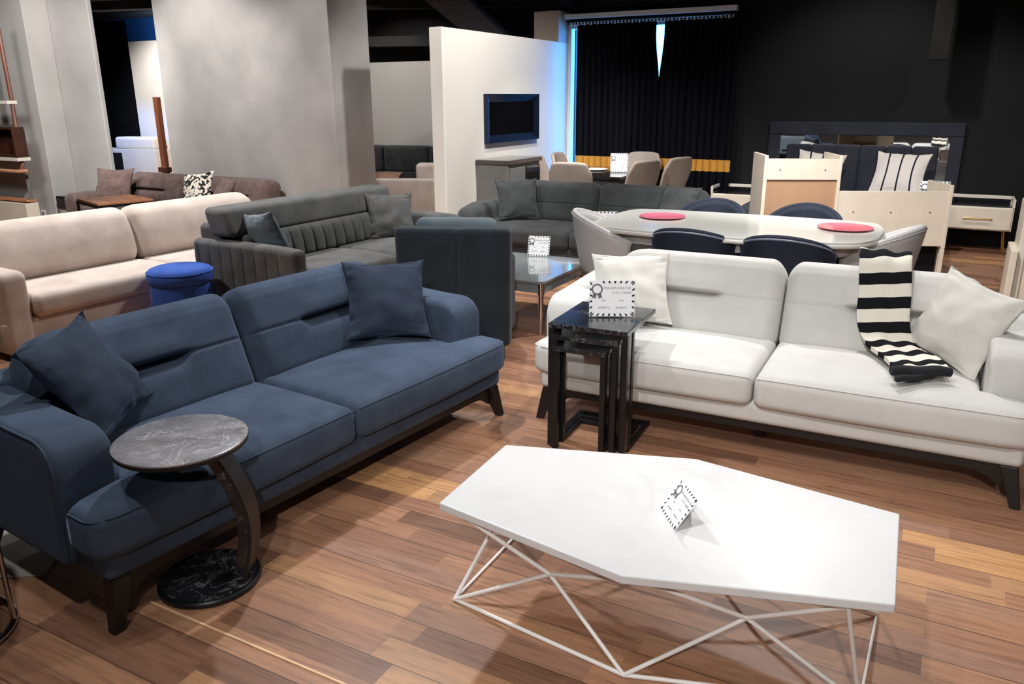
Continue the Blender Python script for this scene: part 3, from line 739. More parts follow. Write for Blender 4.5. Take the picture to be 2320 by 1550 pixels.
# ------------------------------------------------------------------ other sofas
def beige_sofa():
    t = thing('sofa', 'beige woven sofa with a rolled back behind the blue sofa', 'sofa', (-4.98, 4.0, 0), 87)
    m = M['beige']; Lh = 1.32
    build('base', G().rbox((-Lh, 0.03, 0.08), (Lh, 0.92, 0.26), 0.03, (8, 4, 2)), m, t)
    for s_ in (-1, 1):
        lo, hi = sorted((s_ * 0.004, s_ * (Lh - 0.2)))
        build('seat_cushion', G().rbox((lo, 0, 0.25), (hi, 0.60, 0.40), 0.05, (8, 8, 2), lambda x, y, z: (x, y, z + 0.015 * math.sin(max(0, min(1, y / 0.6)) * math.pi) * (z > 0.3))), m, t, angle=80)
        lo, hi = sorted((s_ * 0.003, s_ * (Lh - 0.10)))
        def bk(x, d, s):
            e = max(0, (abs(x) - (Lh - 0.25)) / 0.15)
            d -= 0.035 * math.sin(min(1, max(0, s / 0.42)) * math.pi) * (1 - sstep(0, 0.15, d))
            ss = s - 0.05 * e ** 2 * sstep(0.1, 0.4, s)
            ci = max(0, (0.05 - abs(x)) / 0.05); d += 0.02 * ci ** 2 * (1 - sstep(0, 0.15, d))
            return (x, 0.47 + 0.30 * ss + d, 0.395 + 1.0 * ss - 0.25 * d)
        build('back_cushion', G().rbox((lo, 0, 0), (hi, 0.26, 0.43), 0.10, (16, 3, 10), bk, k=6), m, t, angle=80)
        lo, hi = sorted((s_ * (Lh - 0.2), s_ * Lh))
        build('arm', G().rbox((lo, 0.02, 0.03), (hi, 0.90, 0.57), 0.06, (3, 8, 6)), m, t, angle=80)
        for y in (0.08, 0.82):
            build('leg', G().box(s_ * (Lh - 0.1) - 0.03, s_ * (Lh - 0.1) + 0.03, y, y + 0.06, 0, 0.085), M['darkwood'], t, smooth=False)
    build('back_panel', G().rbox((-Lh + 0.02, 0.74, 0.08), (Lh - 0.02, 0.92, 0.68), 0.05, (4, 2, 4)), m, t)
beige_sofa()

def ribbed_sofa():
    t = thing('sofa', 'grey woven sofa with channel-stitched arms and back', 'sofa', (-3.70, 4.99, 0), 88)
    m = M['grey']; Lh = 1.03
    build('base', G().rbox((-Lh + 0.02, 0.03, 0.10), (Lh - 0.02, 1.12, 0.27), 0.03, (8, 4, 2)), m, t)
    for s_ in (-1, 1):
        lo, hi = sorted((s_ * 0.004, s_ * (Lh - 0.13)))
        build('seat_cushion', G().rbox((lo, 0, 0.26), (hi, 0.74, 0.42), 0.05, (8, 8, 2), lambda x, y, z: (x, y, z + 0.02 * math.sin(max(0, min(1, y / 0.74)) * math.pi) * (z > 0.33))), m, t, angle=80)
        lo, hi = sorted((s_ * (Lh - 0.13), s_ * Lh))
        def arm_fn(x, y, z, s_=s_):
            out = s_ * x > Lh - 0.02
            gv = 0.0
            k = (y - 0.06) / 0.125; fr = k - round(k)
            if out and 0.1 < y < 1.08: gv = 0.012 * math.exp(-(fr * 0.125 / 0.010) ** 2) * sstep(0.60, 0.52, z)
            return (x - s_ * gv, y + 0.09 * (1 - y / 1.14), z - 0.01 * sstep(0.3, 0.0, y))
        ex = []
        for k in range(1, 9):
            c = 0.06 + 0.125 * k
            ex += [c - 0.018, c - 0.009, c - 0.004, c, c + 0.004, c + 0.009, c + 0.018]
        build('arm', G().rbox((lo, 0.0, 0.12), (hi, 1.14, 0.615), 0.045, (2, 8, 8), arm_fn, ((), ex, ())), m, t, angle=80)
        for y in (0.1, 0.95):
            build('leg', G().box(s_ * (Lh - 0.1) - 0.025, s_ * (Lh - 0.1) + 0.025, y, y + 0.05, 0, 0.105), M['darkwood'], t, smooth=False)
    def rib_fn(x, d, s):
        k = x / 0.118; fr = k - round(k)
        gv = 0.012 * math.exp(-(fr * 0.118 / 0.009) ** 2) * (1 - sstep(0, 0.08, d))
        return (x, 0.655 + 0.20 * s + d + gv - 0.015 * math.sin(s / 0.25 * math.pi) * (d < 0.05), 0.41 + 0.95 * s)
    ex = []
    for k in range(-7, 8):
        ex += [k * 0.118 + e for e in (-0.016, -0.008, -0.0035, 0, 0.0035, 0.008, 0.016)]
    build('back_cushion', G().rbox((-Lh + 0.13, 0, 0), (Lh - 0.13, 0.14, 0.25), 0.045, (8, 2, 6), rib_fn, (ex, (), ())), m, t, angle=80)
    def roll_fn(x, d, s):
        return (x, 0.735 + 0.30 * s + d, 0.635 + 0.92 * s)
    build('headrest', G().rbox((-Lh + 0.04, 0, 0), (Lh - 0.14, 0.24, 0.225), 0.05, (12, 3, 4), roll_fn), m, t, angle=80)
    build('back_panel', G().rbox((-Lh + 0.06, 0.88, 0.12), (Lh - 0.06, 1.12, 0.72), 0.04, (4, 2, 4)), m, t)
ribbed_sofa()
pillow('cushion', 'grey woven cushion propped at the far arm of the channel-stitched sofa', 0.43, M['grey'], (-4.27, 5.64, 0.605), (-26, 2, 50), 0.13, seed=5)
pillow('cushion', 'grey cushion seen edge-on behind the near arm of the channel-stitched sofa', 0.40, M['slate_weave'], (-4.33, 4.235, 0.63), (-22, 8, 172), 0.16, seed=6)

def dark_sofa():
    t = thing('sofa', 'charcoal sofa in front of the dining chairs and curtains', 'sofa', (-2.98, 6.55, 0), 0)
    m = M['charcoal']; Lh = 1.24
    build('base', G().rbox((-Lh + 0.05, 0.04, 0.10), (Lh - 0.05, 0.95, 0.26), 0.03, (8, 4, 2)), m, t)
    for s_ in (-1, 1):
        lo, hi = sorted((s_ * 0.004, s_ * (Lh - 0.2)))
        build('seat_cushion', G().rbox((lo, 0, 0.25), (hi, 0.66, 0.42), 0.05, (8, 8, 2), lambda x, y, z: (x, y, z + 0.02 * math.sin(max(0, min(1, y / 0.66)) * math.pi) * (z > 0.33))), m, t, angle=80)
        lo, hi = sorted((s_ * (Lh - 0.22), s_ * Lh))
        build('arm', G().rbox((lo, 0.05, 0.12), (hi, 0.96, 0.60), 0.075, (3, 8, 6), lambda x, y, z: (x, y, z - 0.05 * sstep(0.35, 0.0, y) * (z > 0.3))), m, t, angle=80)
        lo, hi = sorted((s_ * 0.003, s_ * (Lh - 0.16)))
        def bk(x, d, s):
            e = max(0, (abs(x) - (Lh - 0.36)) / 0.2)
            g_ = math.exp(-((s - 0.20) / 0.006) ** 2) * 0.008 * (1 - sstep(0, 0.08, d))
            ss = s - 0.05 * e ** 2 * sstep(0.1, 0.4, s)
            return (x, 0.60 + 0.26 * ss + d + g_, 0.40 + 0.95 * ss - 0.2 * d)
        build('back_cushion', G().rbox((lo, 0, 0), (hi, 0.22, 0.43), 0.085, (14, 3, 10), bk, ((), (), (0.19, 0.195, 0.2, 0.205, 0.21)), k=5), m, t, angle=80)
        for y in (0.08, 0.85):
            build('leg', G().box(s_ * (Lh - 0.12) - 0.025, s_ * (Lh - 0.12) + 0.025, y, y + 0.05, 0, 0.105), M['darkwood'], t, smooth=False)
    build('back_panel', G().rbox((-Lh + 0.05, 0.82, 0.12), (Lh - 0.05, 0.99, 0.68), 0.05, (4, 2, 4)), m, t)
dark_sofa()
pillow('cushion', 'charcoal cushion leaning at the arm of the charcoal sofa nearest the white partition', 0.43, M['charcoal'], (-3.72, 6.98, 0.63), (-25, 0, 40), 0.14, seed=7)
pillow('cushion', 'charcoal cushion at the bed end of the charcoal sofa, behind the dining table', 0.43, M['charcoal'], (-2.14, 7.08, 0.63), (-25, 0, -25), 0.14, seed=8)

def brown_sofa():
    t = thing('sofa', 'mottled brown fabric sofa against the grey column', 'sofa', (-7.72, 5.69, 0), 0)
    m = M['brown']; Lh = 1.32
    build('base', G().rbox((-Lh + 0.03, 0.04, 0.08), (Lh - 0.03, 0.95, 0.26), 0.03, (8, 4, 2)), m, t)
    for s_ in (-1, 1):
        lo, hi = sorted((s_ * 0.004, s_ * (Lh - 0.25)))
        build('seat_cushion', G().rbox((lo, 0, 0.25), (hi, 0.64, 0.42), 0.05, (8, 8, 2)), m, t, angle=80)
        lo, hi = sorted((s_ * (Lh - 0.25), s_ * (Lh if s_ < 0 else Lh - 0.06)))
        build('arm', G().rbox((lo, 0.0, 0.08), (hi, 0.6 if s_ > 0 else 0.9, 0.56 if s_ < 0 else 0.5), 0.08, (3, 8, 6)), m, t, angle=80)
        lo, hi = sorted((s_ * 0.003, s_ * (Lh - 0.30 if s_ < 0 else Lh - 0.02)))
        def bk(x, d, s, s_=s_):
            fr = 1 - sstep(0, 0.12, d)
            tk = sstep(0.28, 0.36, abs(x)) * (1 - sstep(0.98, 1.06, abs(x)))
            g_ = (0.05 if s < 0.2 else 0.05) * math.exp(-((s - 0.2) / (0.014 if s > 0.2 else 0.035)) ** 2) * fr * tk
            p = 0.03 * math.sin(min(1, max(0, s / 0.42)) * math.pi) * fr
            return (x, 0.58 + 0.28 * s + d + g_ - p, 0.40 + 0.90 * s - 0.2 * d)
        build('back_cushion', G().rbox((lo, 0, 0), (hi, 0.24, 0.42), 0.11, (16, 3, 10), bk, ((), (), (0.14, 0.16, 0.175, 0.185, 0.195, 0.2, 0.205, 0.212, 0.22)), k=6), m, t, angle=80)
        for y in (0.08, 0.82):
            build('leg', G().box(s_ * (Lh - 0.12) - 0.03, s_ * (Lh - 0.12) + 0.03, y, y + 0.05, 0, 0.085), M['darkwood'], t, smooth=False)
    build('back_panel', G().rbox((-Lh + 0.25, 0.78, 0.08), (Lh - 0.06, 0.99, 0.62), 0.06, (4, 2, 4)), m, t)
brown_sofa()
pillow('cushion', 'large brown cushion standing on the brown sofa above the wooden table', 0.47, M['brown'], (-8.60, 6.07, 0.615), (-25, 0, 22), 0.16, seed=9)
pillow('cushion', 'black and white geometric cushion on the brown sofa', 0.42, M['mosaic'], (-7.22, 6.09, 0.64), (-25, -8, 5), 0.14, seed=10)
pillow('cushion', 'small brown cushion tucked beside the black and white one', 0.40, M['brown'], (-6.85, 6.10, 0.60), (-30, 0, -22), 0.15, seed=11)

# wood and metal coffee table by the brown sofa
t = thing('coffee_table', 'square table with a brown wooden top before the brown sofa', 'table', (-7.55, 5.32, 0), -17)
build('tabletop', G().box(-0.31, 0.31, -0.27, 0.27, 0.595, 0.615), M['walnut_x'], t, smooth=False, bevel=0.002)
build('frame', G().box(-0.32, 0.32, -0.28, -0.255, 0.57, 0.597).box(-0.32, 0.32, 0.255, 0.28, 0.57, 0.597).box(-0.32, -0.295, -0.255, 0.255, 0.57, 0.597).box(0.295, 0.32, -0.255, 0.255, 0.57, 0.597), M['blackmetal'], t, smooth=False)
for a in (-1, 1):
    for b in (-1, 1):
        build('leg', G().box(a * 0.307 - 0.012, a * 0.307 + 0.012, b * 0.267 - 0.012, b * 0.267 + 0.012, 0, 0.57), M['blackmetal'], t, smooth=False)

# pouf
t = thing('pouf', 'round royal blue pouf with a shiny top in front of the beige sofa', 'pouf', (-4.66, 3.70, 0.0))
build('cushion_top', G().lathe([(0.001, 0.37), (0.20, 0.37), (0.215, 0.38), (0.222, 0.41), (0.220, 0.44), (0.205, 0.465), (0.17, 0.478), (0.10, 0.484), (0.001, 0.486)], 56), M['royal'], t, angle=60)
build('seam_welt', G().tube([(0.219 * math.cos(k * math.pi / 28), 0.219 * math.sin(k * math.pi / 28), 0.448) for k in range(56)], 0.004, 6, closed=True), M['royal'], t)
build('body', G().lathe([(0.001, 0.04), (0.185, 0.04), (0.2, 0.06), (0.212, 0.2), (0.205, 0.37), (0.001, 0.37)], 56), M['royal'], t, angle=60)
build('foot_ring', G().lathe([(0.001, 0.0), (0.17, 0.0), (0.17, 0.04), (0.001, 0.04)], 40), M['gold'], t, angle=30)

# armchair seen from behind
def armchair():
    t = thing('armchair', 'blue-black armchair seen from behind between the blue sofa and the grey table', 'armchair', (-2.60, 4.03, 0), 23)
    m = M['black_weave']
    # local: back at y=0, seat towards +y
    def bfn(x, y, z):
        gv = 0.008 * math.exp(-((x - 0.03) / 0.008) ** 2) * (y < 0.05)
        return (x * (1 + 0.03 * (z - 0.5)), y + gv, z + 0.012 * math.exp(-((x - 0.03) / 0.02) ** 2) * -0.4 * (z > 0.8))
    build('back', G().rbox((-0.355, 0, 0.10), (0.355, 0.15, 0.84), 0.03, (10, 2, 8), bfn, ((0.005, 0.015, 0.02, 0.025, 0.03, 0.035, 0.04, 0.045, 0.055), (), ())), m, t, angle=80)
    for s_ in (-1, 1):
        lo, hi = sorted((s_ * 0.24, s_ * 0.335))
        build('arm', G().rbox((lo, 0.14, 0.10), (hi, 0.58, 0.60), 0.04, (2, 6, 6)), m, t, angle=80)
        for y in (0.04, 0.52):
            build('leg', G().box(s_ * 0.29 - 0.02, s_ * 0.29 + 0.02, y, y + 0.04, 0, 0.11), M['darkwood'], t, smooth=False)
    build('seat_cushion', G().rbox((-0.238, 0.15, 0.26), (0.238, 0.60, 0.43), 0.05, (6, 6, 2)), M['slate_weave'], t, angle=80)
    build('base', G().rbox((-0.25, 0.12, 0.10), (0.25, 0.56, 0.27), 0.02, (4, 4, 2)), m, t)
    build('back_cushion', G().rbox((-0.26, 0.145, 0.42), (0.25, 0.27, 0.88), 0.05, (6, 2, 6)), M['slate_weave'], t, angle=80)
armchair()

# grey glossy coffee table with chrome legs
def glossy_table():
    t = thing('coffee_table', 'grey high-gloss coffee table with a ribbed edge and chrome legs', 'table', (-2.75, 5.19, 0), 0)
    hx, hy = 0.42, 0.44
    def outline(e, r=0.06):
        pts = []
        for cx, cy, a0 in ((hx - r, hy - r, 0), (-hx + r, hy - r, 90), (-hx + r, -hy + r, 180), (hx - r, -hy + r, 270)):
            for k in range(7):
                a = R(a0 + 15 * k); pts.append((cx + (r + e) * math.cos(a), cy + (r + e) * math.sin(a)))
        return pts
    build('tabletop', G().prism(outline(0.0), 0.372, 0.392), M['greygloss_dark'], t, smooth=False, bevel=0.004)
    build('apron', G().prism(outline(-0.02), 0.305, 0.372), M['greygloss_dark'], t, smooth=False)
    for ax in (0, 1):
        for sg in (-1, 1):
            rb = G()
            hh = (hx, hy)[ax]; oo = (hy, hx)[ax] - 0.02
            n = 20
            for k in range(n):
                c = -hh + 0.08 + (2 * hh - 0.16) * (k + 0.5) / n; sl = 0.022
                q = [(c - 0.010 - sl, 0.308), (c + 0.006 - sl, 0.308), (c + 0.006 + sl, 0.37), (c - 0.010 + sl, 0.37)]
                P = lambda a, o, z: (a, o, z) if ax == 0 else (o, a, z)
                rb.hexa([P(a, sg * (oo - 0.002), z) for a, z in q], [P(a, sg * (oo + 0.008), z) for a, z in q])
            build('ribbing', rb, M['greygloss_dark'], t, smooth=False)
    for a in (-1, 1):
        for b in (-1, 1):
            lg = build('leg', G().lathe([(0.001, 0), (0.012, 0.0), (0.014, 0.005), (0.021, 0.29), (0.001, 0.29)], 20, (a * (hx - 0.045), b * (hy - 0.045))), M['chrome'], t, angle=30)
            build('collar', G().lathe([(0.001, 0.29), (0.026, 0.29), (0.03, 0.375), (0.001, 0.375)], 20, (a * (hx - 0.045), b * (hy - 0.045))), M['chrome'], lg, angle=30)
glossy_table()

# ------------------------------------------------------------------ grey dining set
def spline_closed(P, per=8):
    n = len(P); out = []
    for i in range(n):
        p0, p1, p2, p3 = P[i - 1], P[i], P[(i + 1) % n], P[(i + 2) % n]
        for k in range(per):
            u = k / per
            out.append(tuple(0.5 * (2 * b + (c - a) * u + (2 * a - 5 * b + 4 * c - d) * u * u + (3 * b - a - 3 * c + d) * u ** 3) for a, b, c, d in zip(p0, p1, p2, p3)))
    return out
def dining_table():
    t = thing('dining_table', 'pale grey glossy dining table holding two pink plates', 'table', (-1.25, 5.54, 0), 0)
    P = [(-0.90, -0.42), (-0.72, -0.50), (-0.2, -0.545), (0.3, -0.53), (0.72, -0.45), (0.88, -0.30), (0.925, 0.0), (0.90, 0.33), (0.78, 0.50), (0.3, 0.535), (-0.25, 0.53), (-0.72, 0.50), (-0.89, 0.40), (-0.93, 0.0)]
    o1 = spline_closed(P)
    build('tabletop', G().prism(o1, 0.735, 0.755), M['greygloss'], t, angle=30, bevel=0.004)
    e = G().tube([(x * 1.0, y * 1.0, 0.727) for x, y in o1], 0.013, 8, closed=True)
    build('edge_trim', e, M['silver'], t)
    build('apron', G().prism([(x * 0.86, y * 0.80) for x, y in o1], 0.64, 0.727), M['lightgrey'], t, angle=30)
    for s_ in (-1, 1):
        build('leg', G().hexa([(s_ * 0.42 + a * 0.17, b * 0.22, 0.0) for a, b in ((-1, -1), (1, -1), (1, 1), (-1, 1))], [(s_ * 0.55 + a * 0.09, b * 0.16, 0.64) for a, b in ((-1, -1), (1, -1), (1, 1), (-1, 1))]), M['greygloss'], t, smooth=False, bevel=0.01)
dining_table()
def plate(label, loc, r, m, group=None):
    t = tag(build('plate', G().lathe([(0.001, 0), (r * 0.62, 0.0), (r, 0.010), (r, 0.014), (r * 0.66, 0.006), (r * 0.6, 0.005), (0.001, 0.005)], 40), m, loc=loc, angle=60), label, 'plate', group)
    return t
plate('pink patterned charger plate at the partition end of the dining table', (-1.80, 5.62, 0.756), 0.165, M['pink'])
plate('pink patterned charger plate near the bed end of the dining table', (-0.56, 5.66, 0.756), 0.175, M['pink'])

def tub_chair(label, loc, rz, outer, inner, group, top=0.79, low=0.58, rad=0.27):
    """faces local +y, back at -y"""
    t = thing('dining_chair', label, 'chair', loc, rz, group)
    nphi, nh = 36, 10
    def rim(ph): return low + (top - low) * max(0, math.cos(ph * 0.62)) ** 1.6
    def pos(ph, q, off):
        h = 0.40 + (rim(ph) - 0.40) * q
        r_ = (rad * 0.84 + rad * 0.16 * q ** 0.7) + off
        fl = 0.035 * q * max(0, math.cos(ph))
        return (r_ * 1.0 * math.sin(ph), -(r_ + fl) * math.cos(ph), h)
    span = R(112)
    def shell(off):
        return G().grid(lambda u, v: pos((u * 2 - 1) * span, v, off), nphi, nh)
    go = shell(0.012)
    build('back_shell', go, outer, t, solid=0.02, angle=80)
    build('back_padding', shell(-0.012), inner, t, solid=0.028, angle=80)
    build('rim_roll', G().tube([pos((k / nphi * 2 - 1) * span, 1.0, 0.0) for k in range(nphi + 1)], 0.021, 12), inner, t)
    build('rim_piping', G().tube([tuple(Vector(pos((k / nphi * 2 - 1) * span, 1.0, 0.020)) + Vector((0, 0, -0.004))) for k in range(nphi + 1)], 0.006, 8), M['slatepipe'] if outer is M['navy'] else outer, t)
    build('seat', G().lathe([(0.001, 0.38), (0.20, 0.38), (0.232, 0.40), (0.235, 0.44), (0.21, 0.465), (0.001, 0.475)], 36, (0, 0.02)), inner, t, angle=70)
    build('shell_base', G().lathe([(0.001, 0.34), (0.15, 0.34), (0.225, 0.38), (0.233, 0.41), (0.001, 0.41)], 36), outer, t, angle=60)
    for a in (-1, 1):
        for b in (-1, 1):
            build('leg', G().tube([(a * 0.13, b * 0.13, 0.36), (a * 0.20, b * 0.20, 0.0)], [0.017, 0.010], 10), M['lightgrey'], t)
    return t
g1 = 'navy tub chairs at the grey dining table'
tub_chair('navy tub chair behind the white sofa, nearest the nesting tables', (-1.42, 5.18, 0), 0, M['navy'], M['navy'], g1)
tub_chair('navy tub chair behind the middle of the white sofa', (-0.83, 5.17, 0), 0, M['navy'], M['navy'], g1)
tub_chair('navy tub chair across the table, next to the charcoal sofa', (-1.60, 6.13, 0), 180, M['navy'], M['navy'], g1, top=0.80)
tub_chair('navy tub chair across the table, before the tan-backed cabinet', (-0.90, 6.13, 0), 180, M['navy'], M['navy'], g1, top=0.80)
g2 = 'light grey tub chairs at the table ends'
tub_chair('light grey tub chair at the table end beside the glossy coffee table', (-2.02, 5.30, 0), -72, M['lightgrey'], M['lightgrey'], g2, top=0.82, low=0.60)
tub_chair('light grey tub chair at the table end toward the bed', (-0.40, 5.62, 0), 82, M['lightgrey'], M['lightgrey'], g2, top=0.80)

# ------------------------------------------------------------------ far dining set by the curtains
t = thing('dining_table', 'dark dining table before the black curtains', 'table', (-3.52, 8.85, 0), 0)
build('tabletop', G().box(-0.40, 0.40, -0.62, 0.62, 0.735, 0.765), M['blackgloss'], t, smooth=False, bevel=0.004)
build('apron', G().box(-0.36, 0.36, -0.58, 0.58, 0.62, 0.735), M['charcoal'], t, smooth=False)
for a in (-1, 1):
    for b in (-1, 1):
        build('leg', G().box(a * 0.33 - 0.03, a * 0.33 + 0.03, b * 0.55 - 0.03, b * 0.55 + 0.03, 0, 0.62), M['blackmetal'], t, smooth=False)
plate('white plate on the dark dining table', (-3.72, 8.95, 0.766), 0.15, M['paper'])
def shell_chair(label, loc, rz):
    t = thing('dining_chair', label, 'chair', loc, rz, 'beige shell chairs at the dark dining table')
    m = M['taupe']
    def bf(u, v):
        x = (u - 0.5) * (0.40 + 0.10 * math.sin(min(1, v * 1.15) * math.pi * 0.62) - 0.09 * sstep(0.75, 1, v)); q = abs(u - 0.5) * 2
        return (x, -0.24 - 0.13 * v + 0.07 * q * q * (1 - 0.4 * v), 0.44 + 0.50 * v - 0.02 * q ** 4 * v)
    build('backrest', G().grid(bf, 14, 14), m, t, solid=0.045, angle=80, bevel=0.0, subsurf=1)
    build('seat', G().rbox((-0.23, -0.24, 0.40), (0.23, 0.22, 0.48), 0.035, (4, 4, 1)), m, t, angle=80)
    for a in (-1, 1):
        for b in (-1, 1):
            build('leg', G().tube([(a * 0.15, b * 0.15, 0.41), (a * 0.21, b * 0.21, 0.0)], [0.016, 0.010], 8), M['blackmetal'], t)
    return t
c0 = shell_chair('beige shell chair beside the grey console', (-3.98, 8.62, 0), -82)
dup(c0, (-4.02, 9.27, 0), -84, 'beige shell chair at the corner by the glowing window')
dup(c0, (-3.60, 8.22, 0), 4, 'beige shell chair with its back to the charcoal sofa')
dup(c0, (-3.22, 8.60, 0), 66, 'beige shell chair in front of the dark table, the closer of the two slanting ones')
dup(c0, (-3.04, 9.22, 0), 70, 'beige shell chair slanting before the gold curtain band, closest to the black wall')
dup(c0, (-3.42, 9.42, 0), 176, 'beige shell chair half hidden behind the price card on the dark table')

# console under the mirror
t = thing('console_cabinet', 'grey console cabinet standing against the white partition', 'cabinet', (-4.59, 7.64, 0), 0)
build('body', G().box(0, 0.40, 0.02, 0.76, 0.06, 0.90), M['consolegrey'], t, smooth=False, bevel=0.004)
build('worktop', G().box(0, 0.43, 0, 0.78, 0.90, 0.945), M['consoletop'], t, smooth=False, bevel=0.006)
for k, y in enumerate((0.04, 0.405)):
    d = build('door', G().box(0.40, 0.418, y, y + 0.34, 0.10, 0.86), M['consolegrey'] if k == 0 else M['blackgloss'], t, smooth=False, bevel=0.003)
    build('handle', G().box(0.418, 0.432, y + (0.30 if k == 0 else 0.03), y + (0.315 if k == 0 else 0.045), 0.45, 0.62), M['blackmetal'], d, smooth=False)
for a in (0.03, 0.37):
    for b in (0.06, 0.72):
        build('foot', G().box(a - 0.02, a + 0.02, b - 0.02, b + 0.02, 0, 0.06), M['blackmetal'], t, smooth=False)
# framed mirror on the partition
t = thing('wall_mirror', 'dark mirror in a blue-black frame on the white partition', 'mirror', (-4.595, 8.47, 1.37), 0)
hy, hz, fw, fd = 0.625, 0.265, 0.085, 0.055
fr = G()
ou = [(-hy, -hz), (hy, -hz), (hy, hz), (-hy, hz)]; inn = [(-hy + fw, -hz + fw), (hy - fw, -hz + fw), (hy - fw, hz - fw), (-hy + fw, hz - fw)]
v = [(0, y, z) for y, z in ou] + [(fd, y, z) for y, z in ou] + [(fd * 0.35, y, z) for y, z in inn]
fr.add(v, [(i, (i + 1) % 4, 4 + (i + 1) % 4, 4 + i) for i in range(4)] + [(4 + i, 4 + (i + 1) % 4, 8 + (i + 1) % 4, 8 + i) for i in range(4)])
build('frame', fr, M['bluemetal'], t, smooth=False)
build('mirror_pane', G().box(0.004, fd * 0.36, -hy + fw, hy - fw, -hz + fw, hz - fw), M['mirror_dark'], t, smooth=False)

# ------------------------------------------------------------------ curtains and rail
def curtain(label, x0, x1, ytop, slit):
    nx, nz = 200, 40; amp = 0.032; nf = round((x1 - x0) / 0.085)
    def fn(u, v):
        z = 0.03 + v * 2.44
        a, b = x0, x1
        if slit == 'r': b = x1 - 0.062 * sstep(1.72, 2.35, z)
        if slit == 'l': a = x0 + 0.05 * sstep(1.66, 2.35, z)
        x = a + (b - a) * u
        ph = u * nf * 2 * math.pi
        am = amp * (0.75 + 0.35 * noise.noise(Vector((u * 9, v * 1.2, x0))))
        return (x + 0.008 * math.sin(ph * 2 + 1), ytop + am * math.sin(ph + 0.7 * noise.noise(Vector((u * 5, v * 2, 3)))), z)
    return tag(build('curtain', G().grid(fn, nx, nz), M['curtain'], solid=0.004, angle=80), label, 'curtain', 'black curtains with a gold band')
curtain('black curtain with a gold band beside the blue-lit window edge', -4.41, -3.305, 9.90, 'r')
curtain('black curtain with a gold band meeting the black wall', -3.315, -2.36, 9.90, 'l')
t = thing('curtain_rail', 'white curtain rail above the black curtains', 'curtain rail', (0, 0, 0))
build('rail', G().box(-4.58, -2.40, 9.87, 9.95, 2.545, 2.60), M['whiteframe'], t, smooth=False, bevel=0.004)
for k in range(46):
    x = -4.50 + k * 0.0455
    build('glider', G().box(x, x + 0.016, 9.895, 9.91, 2.462, 2.50), M['whiteframe'], t, smooth=False)
build('lower_track', G().box(-4.56, -2.40, 9.90, 9.93, 2.50, 2.52), M['blackmetal'], t, smooth=False)

# ------------------------------------------------------------------ bed, bedside tables, pillows
t = thing('bed', 'bed with a tall dark framed headboard of padded panels', 'bed', (-0.93, 10.09, 0), 0)
hw, hh = 1.02, 1.31
build('headboard_frame', G().box(-hw, hw, -0.06, 0, hh - 0.145, hh).box(-hw, -hw + 0.13, -0.06, 0, 0.0, hh - 0.145).box(hw - 0.13, hw, -0.06, 0, 0.0, hh - 0.145), M['headboard'], t, smooth=False, bevel=0.012)
build('mirror_strip', G().box(-hw + 0.13, hw - 0.13, -0.03, -0.01, 0.3, hh - 0.145), M['mirror'], t, smooth=False)
for k in range(6):
    x = -0.80 + k * 1.6 / 6
    build('headboard_panel', G().rbox((x + 0.004, -0.13, 0.3), (x + 1.6 / 6 - 0.004, -0.03, 1.055), 0.025, (4, 1, 4)), M['headboard'], t, angle=80)
build('mattress', G().rbox((-0.88, -2.0, 0.30), (0.88, -0.14, 0.56), 0.05, (4, 4, 2)), M['bedding'], t, angle=80)
build('bed_base', G().box(-0.92, 0.92, -2.02, -0.06, 0.05, 0.30), M['headboard'], t, smooth=False, bevel=0.01)
pillow('pillow', 'white pillow with navy stripes on the bed, fully in view', 0.55, M['bedstripe'], (-0.47, 9.42, 0.80), (-38, 2, -3), 0.18, seed=12, cat='pillow')
pillow('pillow', 'white and navy striped pillow half hidden behind the tall cabinet', 0.52, M['bedstripe'], (-1.28, 9.42, 0.79), (-34, 8, 10), 0.18, seed=13, cat='pillow')
def nightstand(label, loc):
    t = thing('nightstand', label, 'nightstand', loc, 0, 'cream nightstands')
    w, d, z0, z1 = 0.64, 0.40, 0.25, 0.575
    build('body', G().box(-w / 2, w / 2, 0.01, d, z0, z0 + 0.24), M['cream_light'], t, smooth=False, bevel=0.004)
    build('rim', G().box(-w / 2, -w / 2 + 0.025, 0, d, z1 - 0.035, z1).box(w / 2 - 0.025, w / 2, 0, d, z1 - 0.035, z1).box(-w / 2 + 0.025, w / 2 - 0.025, d - 0.025, d, z1 - 0.035, z1)
          .box(-w / 2, -w / 2 + 0.025, 0, 0.03, z0 + 0.24, z1 - 0.035).box(w / 2 - 0.025, w / 2, 0, 0.03, z0 + 0.24, z1 - 0.035).box(-w / 2, -w / 2 + 0.025, d - 0.03, d, z0 + 0.24, z1 - 0.035).box(w / 2 - 0.025, w / 2, d - 0.03, d, z0 + 0.24, z1 - 0.035), M['cream_light'], t, smooth=False, bevel=0.003)
    build('dark_top', G().box(-w / 2 + 0.02, w / 2 - 0.02, 0.03, d - 0.01, z0 + 0.24, z0 + 0.246), M['blackgloss'], t, smooth=False)
    dr = build('drawer', G().box(-w / 2 + 0.015, w / 2 - 0.015, -0.012, 0.012, z0 + 0.015, z0 + 0.23), M['cream'], t, smooth=False, bevel=0.004)
    build('handle', G().tube([(-0.13, -0.014, z0 + 0.125), (-0.13, -0.04, z0 + 0.125), (0.13, -0.04, z0 + 0.125), (0.13, -0.014, z0 + 0.125)], 0.007, 8), M['gold'], dr)
    for a in (-1, 1):
        for b in (0.05, d - 0.05):
            build('leg', G().tube([(a * (w / 2 - 0.06), b, z0), (a * (w / 2 - 0.035), b, 0)], [0.014, 0.008], 10), M['gold'], t)
    return t
n0 = nightstand('cream nightstand with a gold handle on the open side of the bed', (0.315, 9.56, 0))
dup(n0, (-2.16, 9.56, 0), 0, 'cream nightstand beside the curtain, partly behind the tall cabinet')

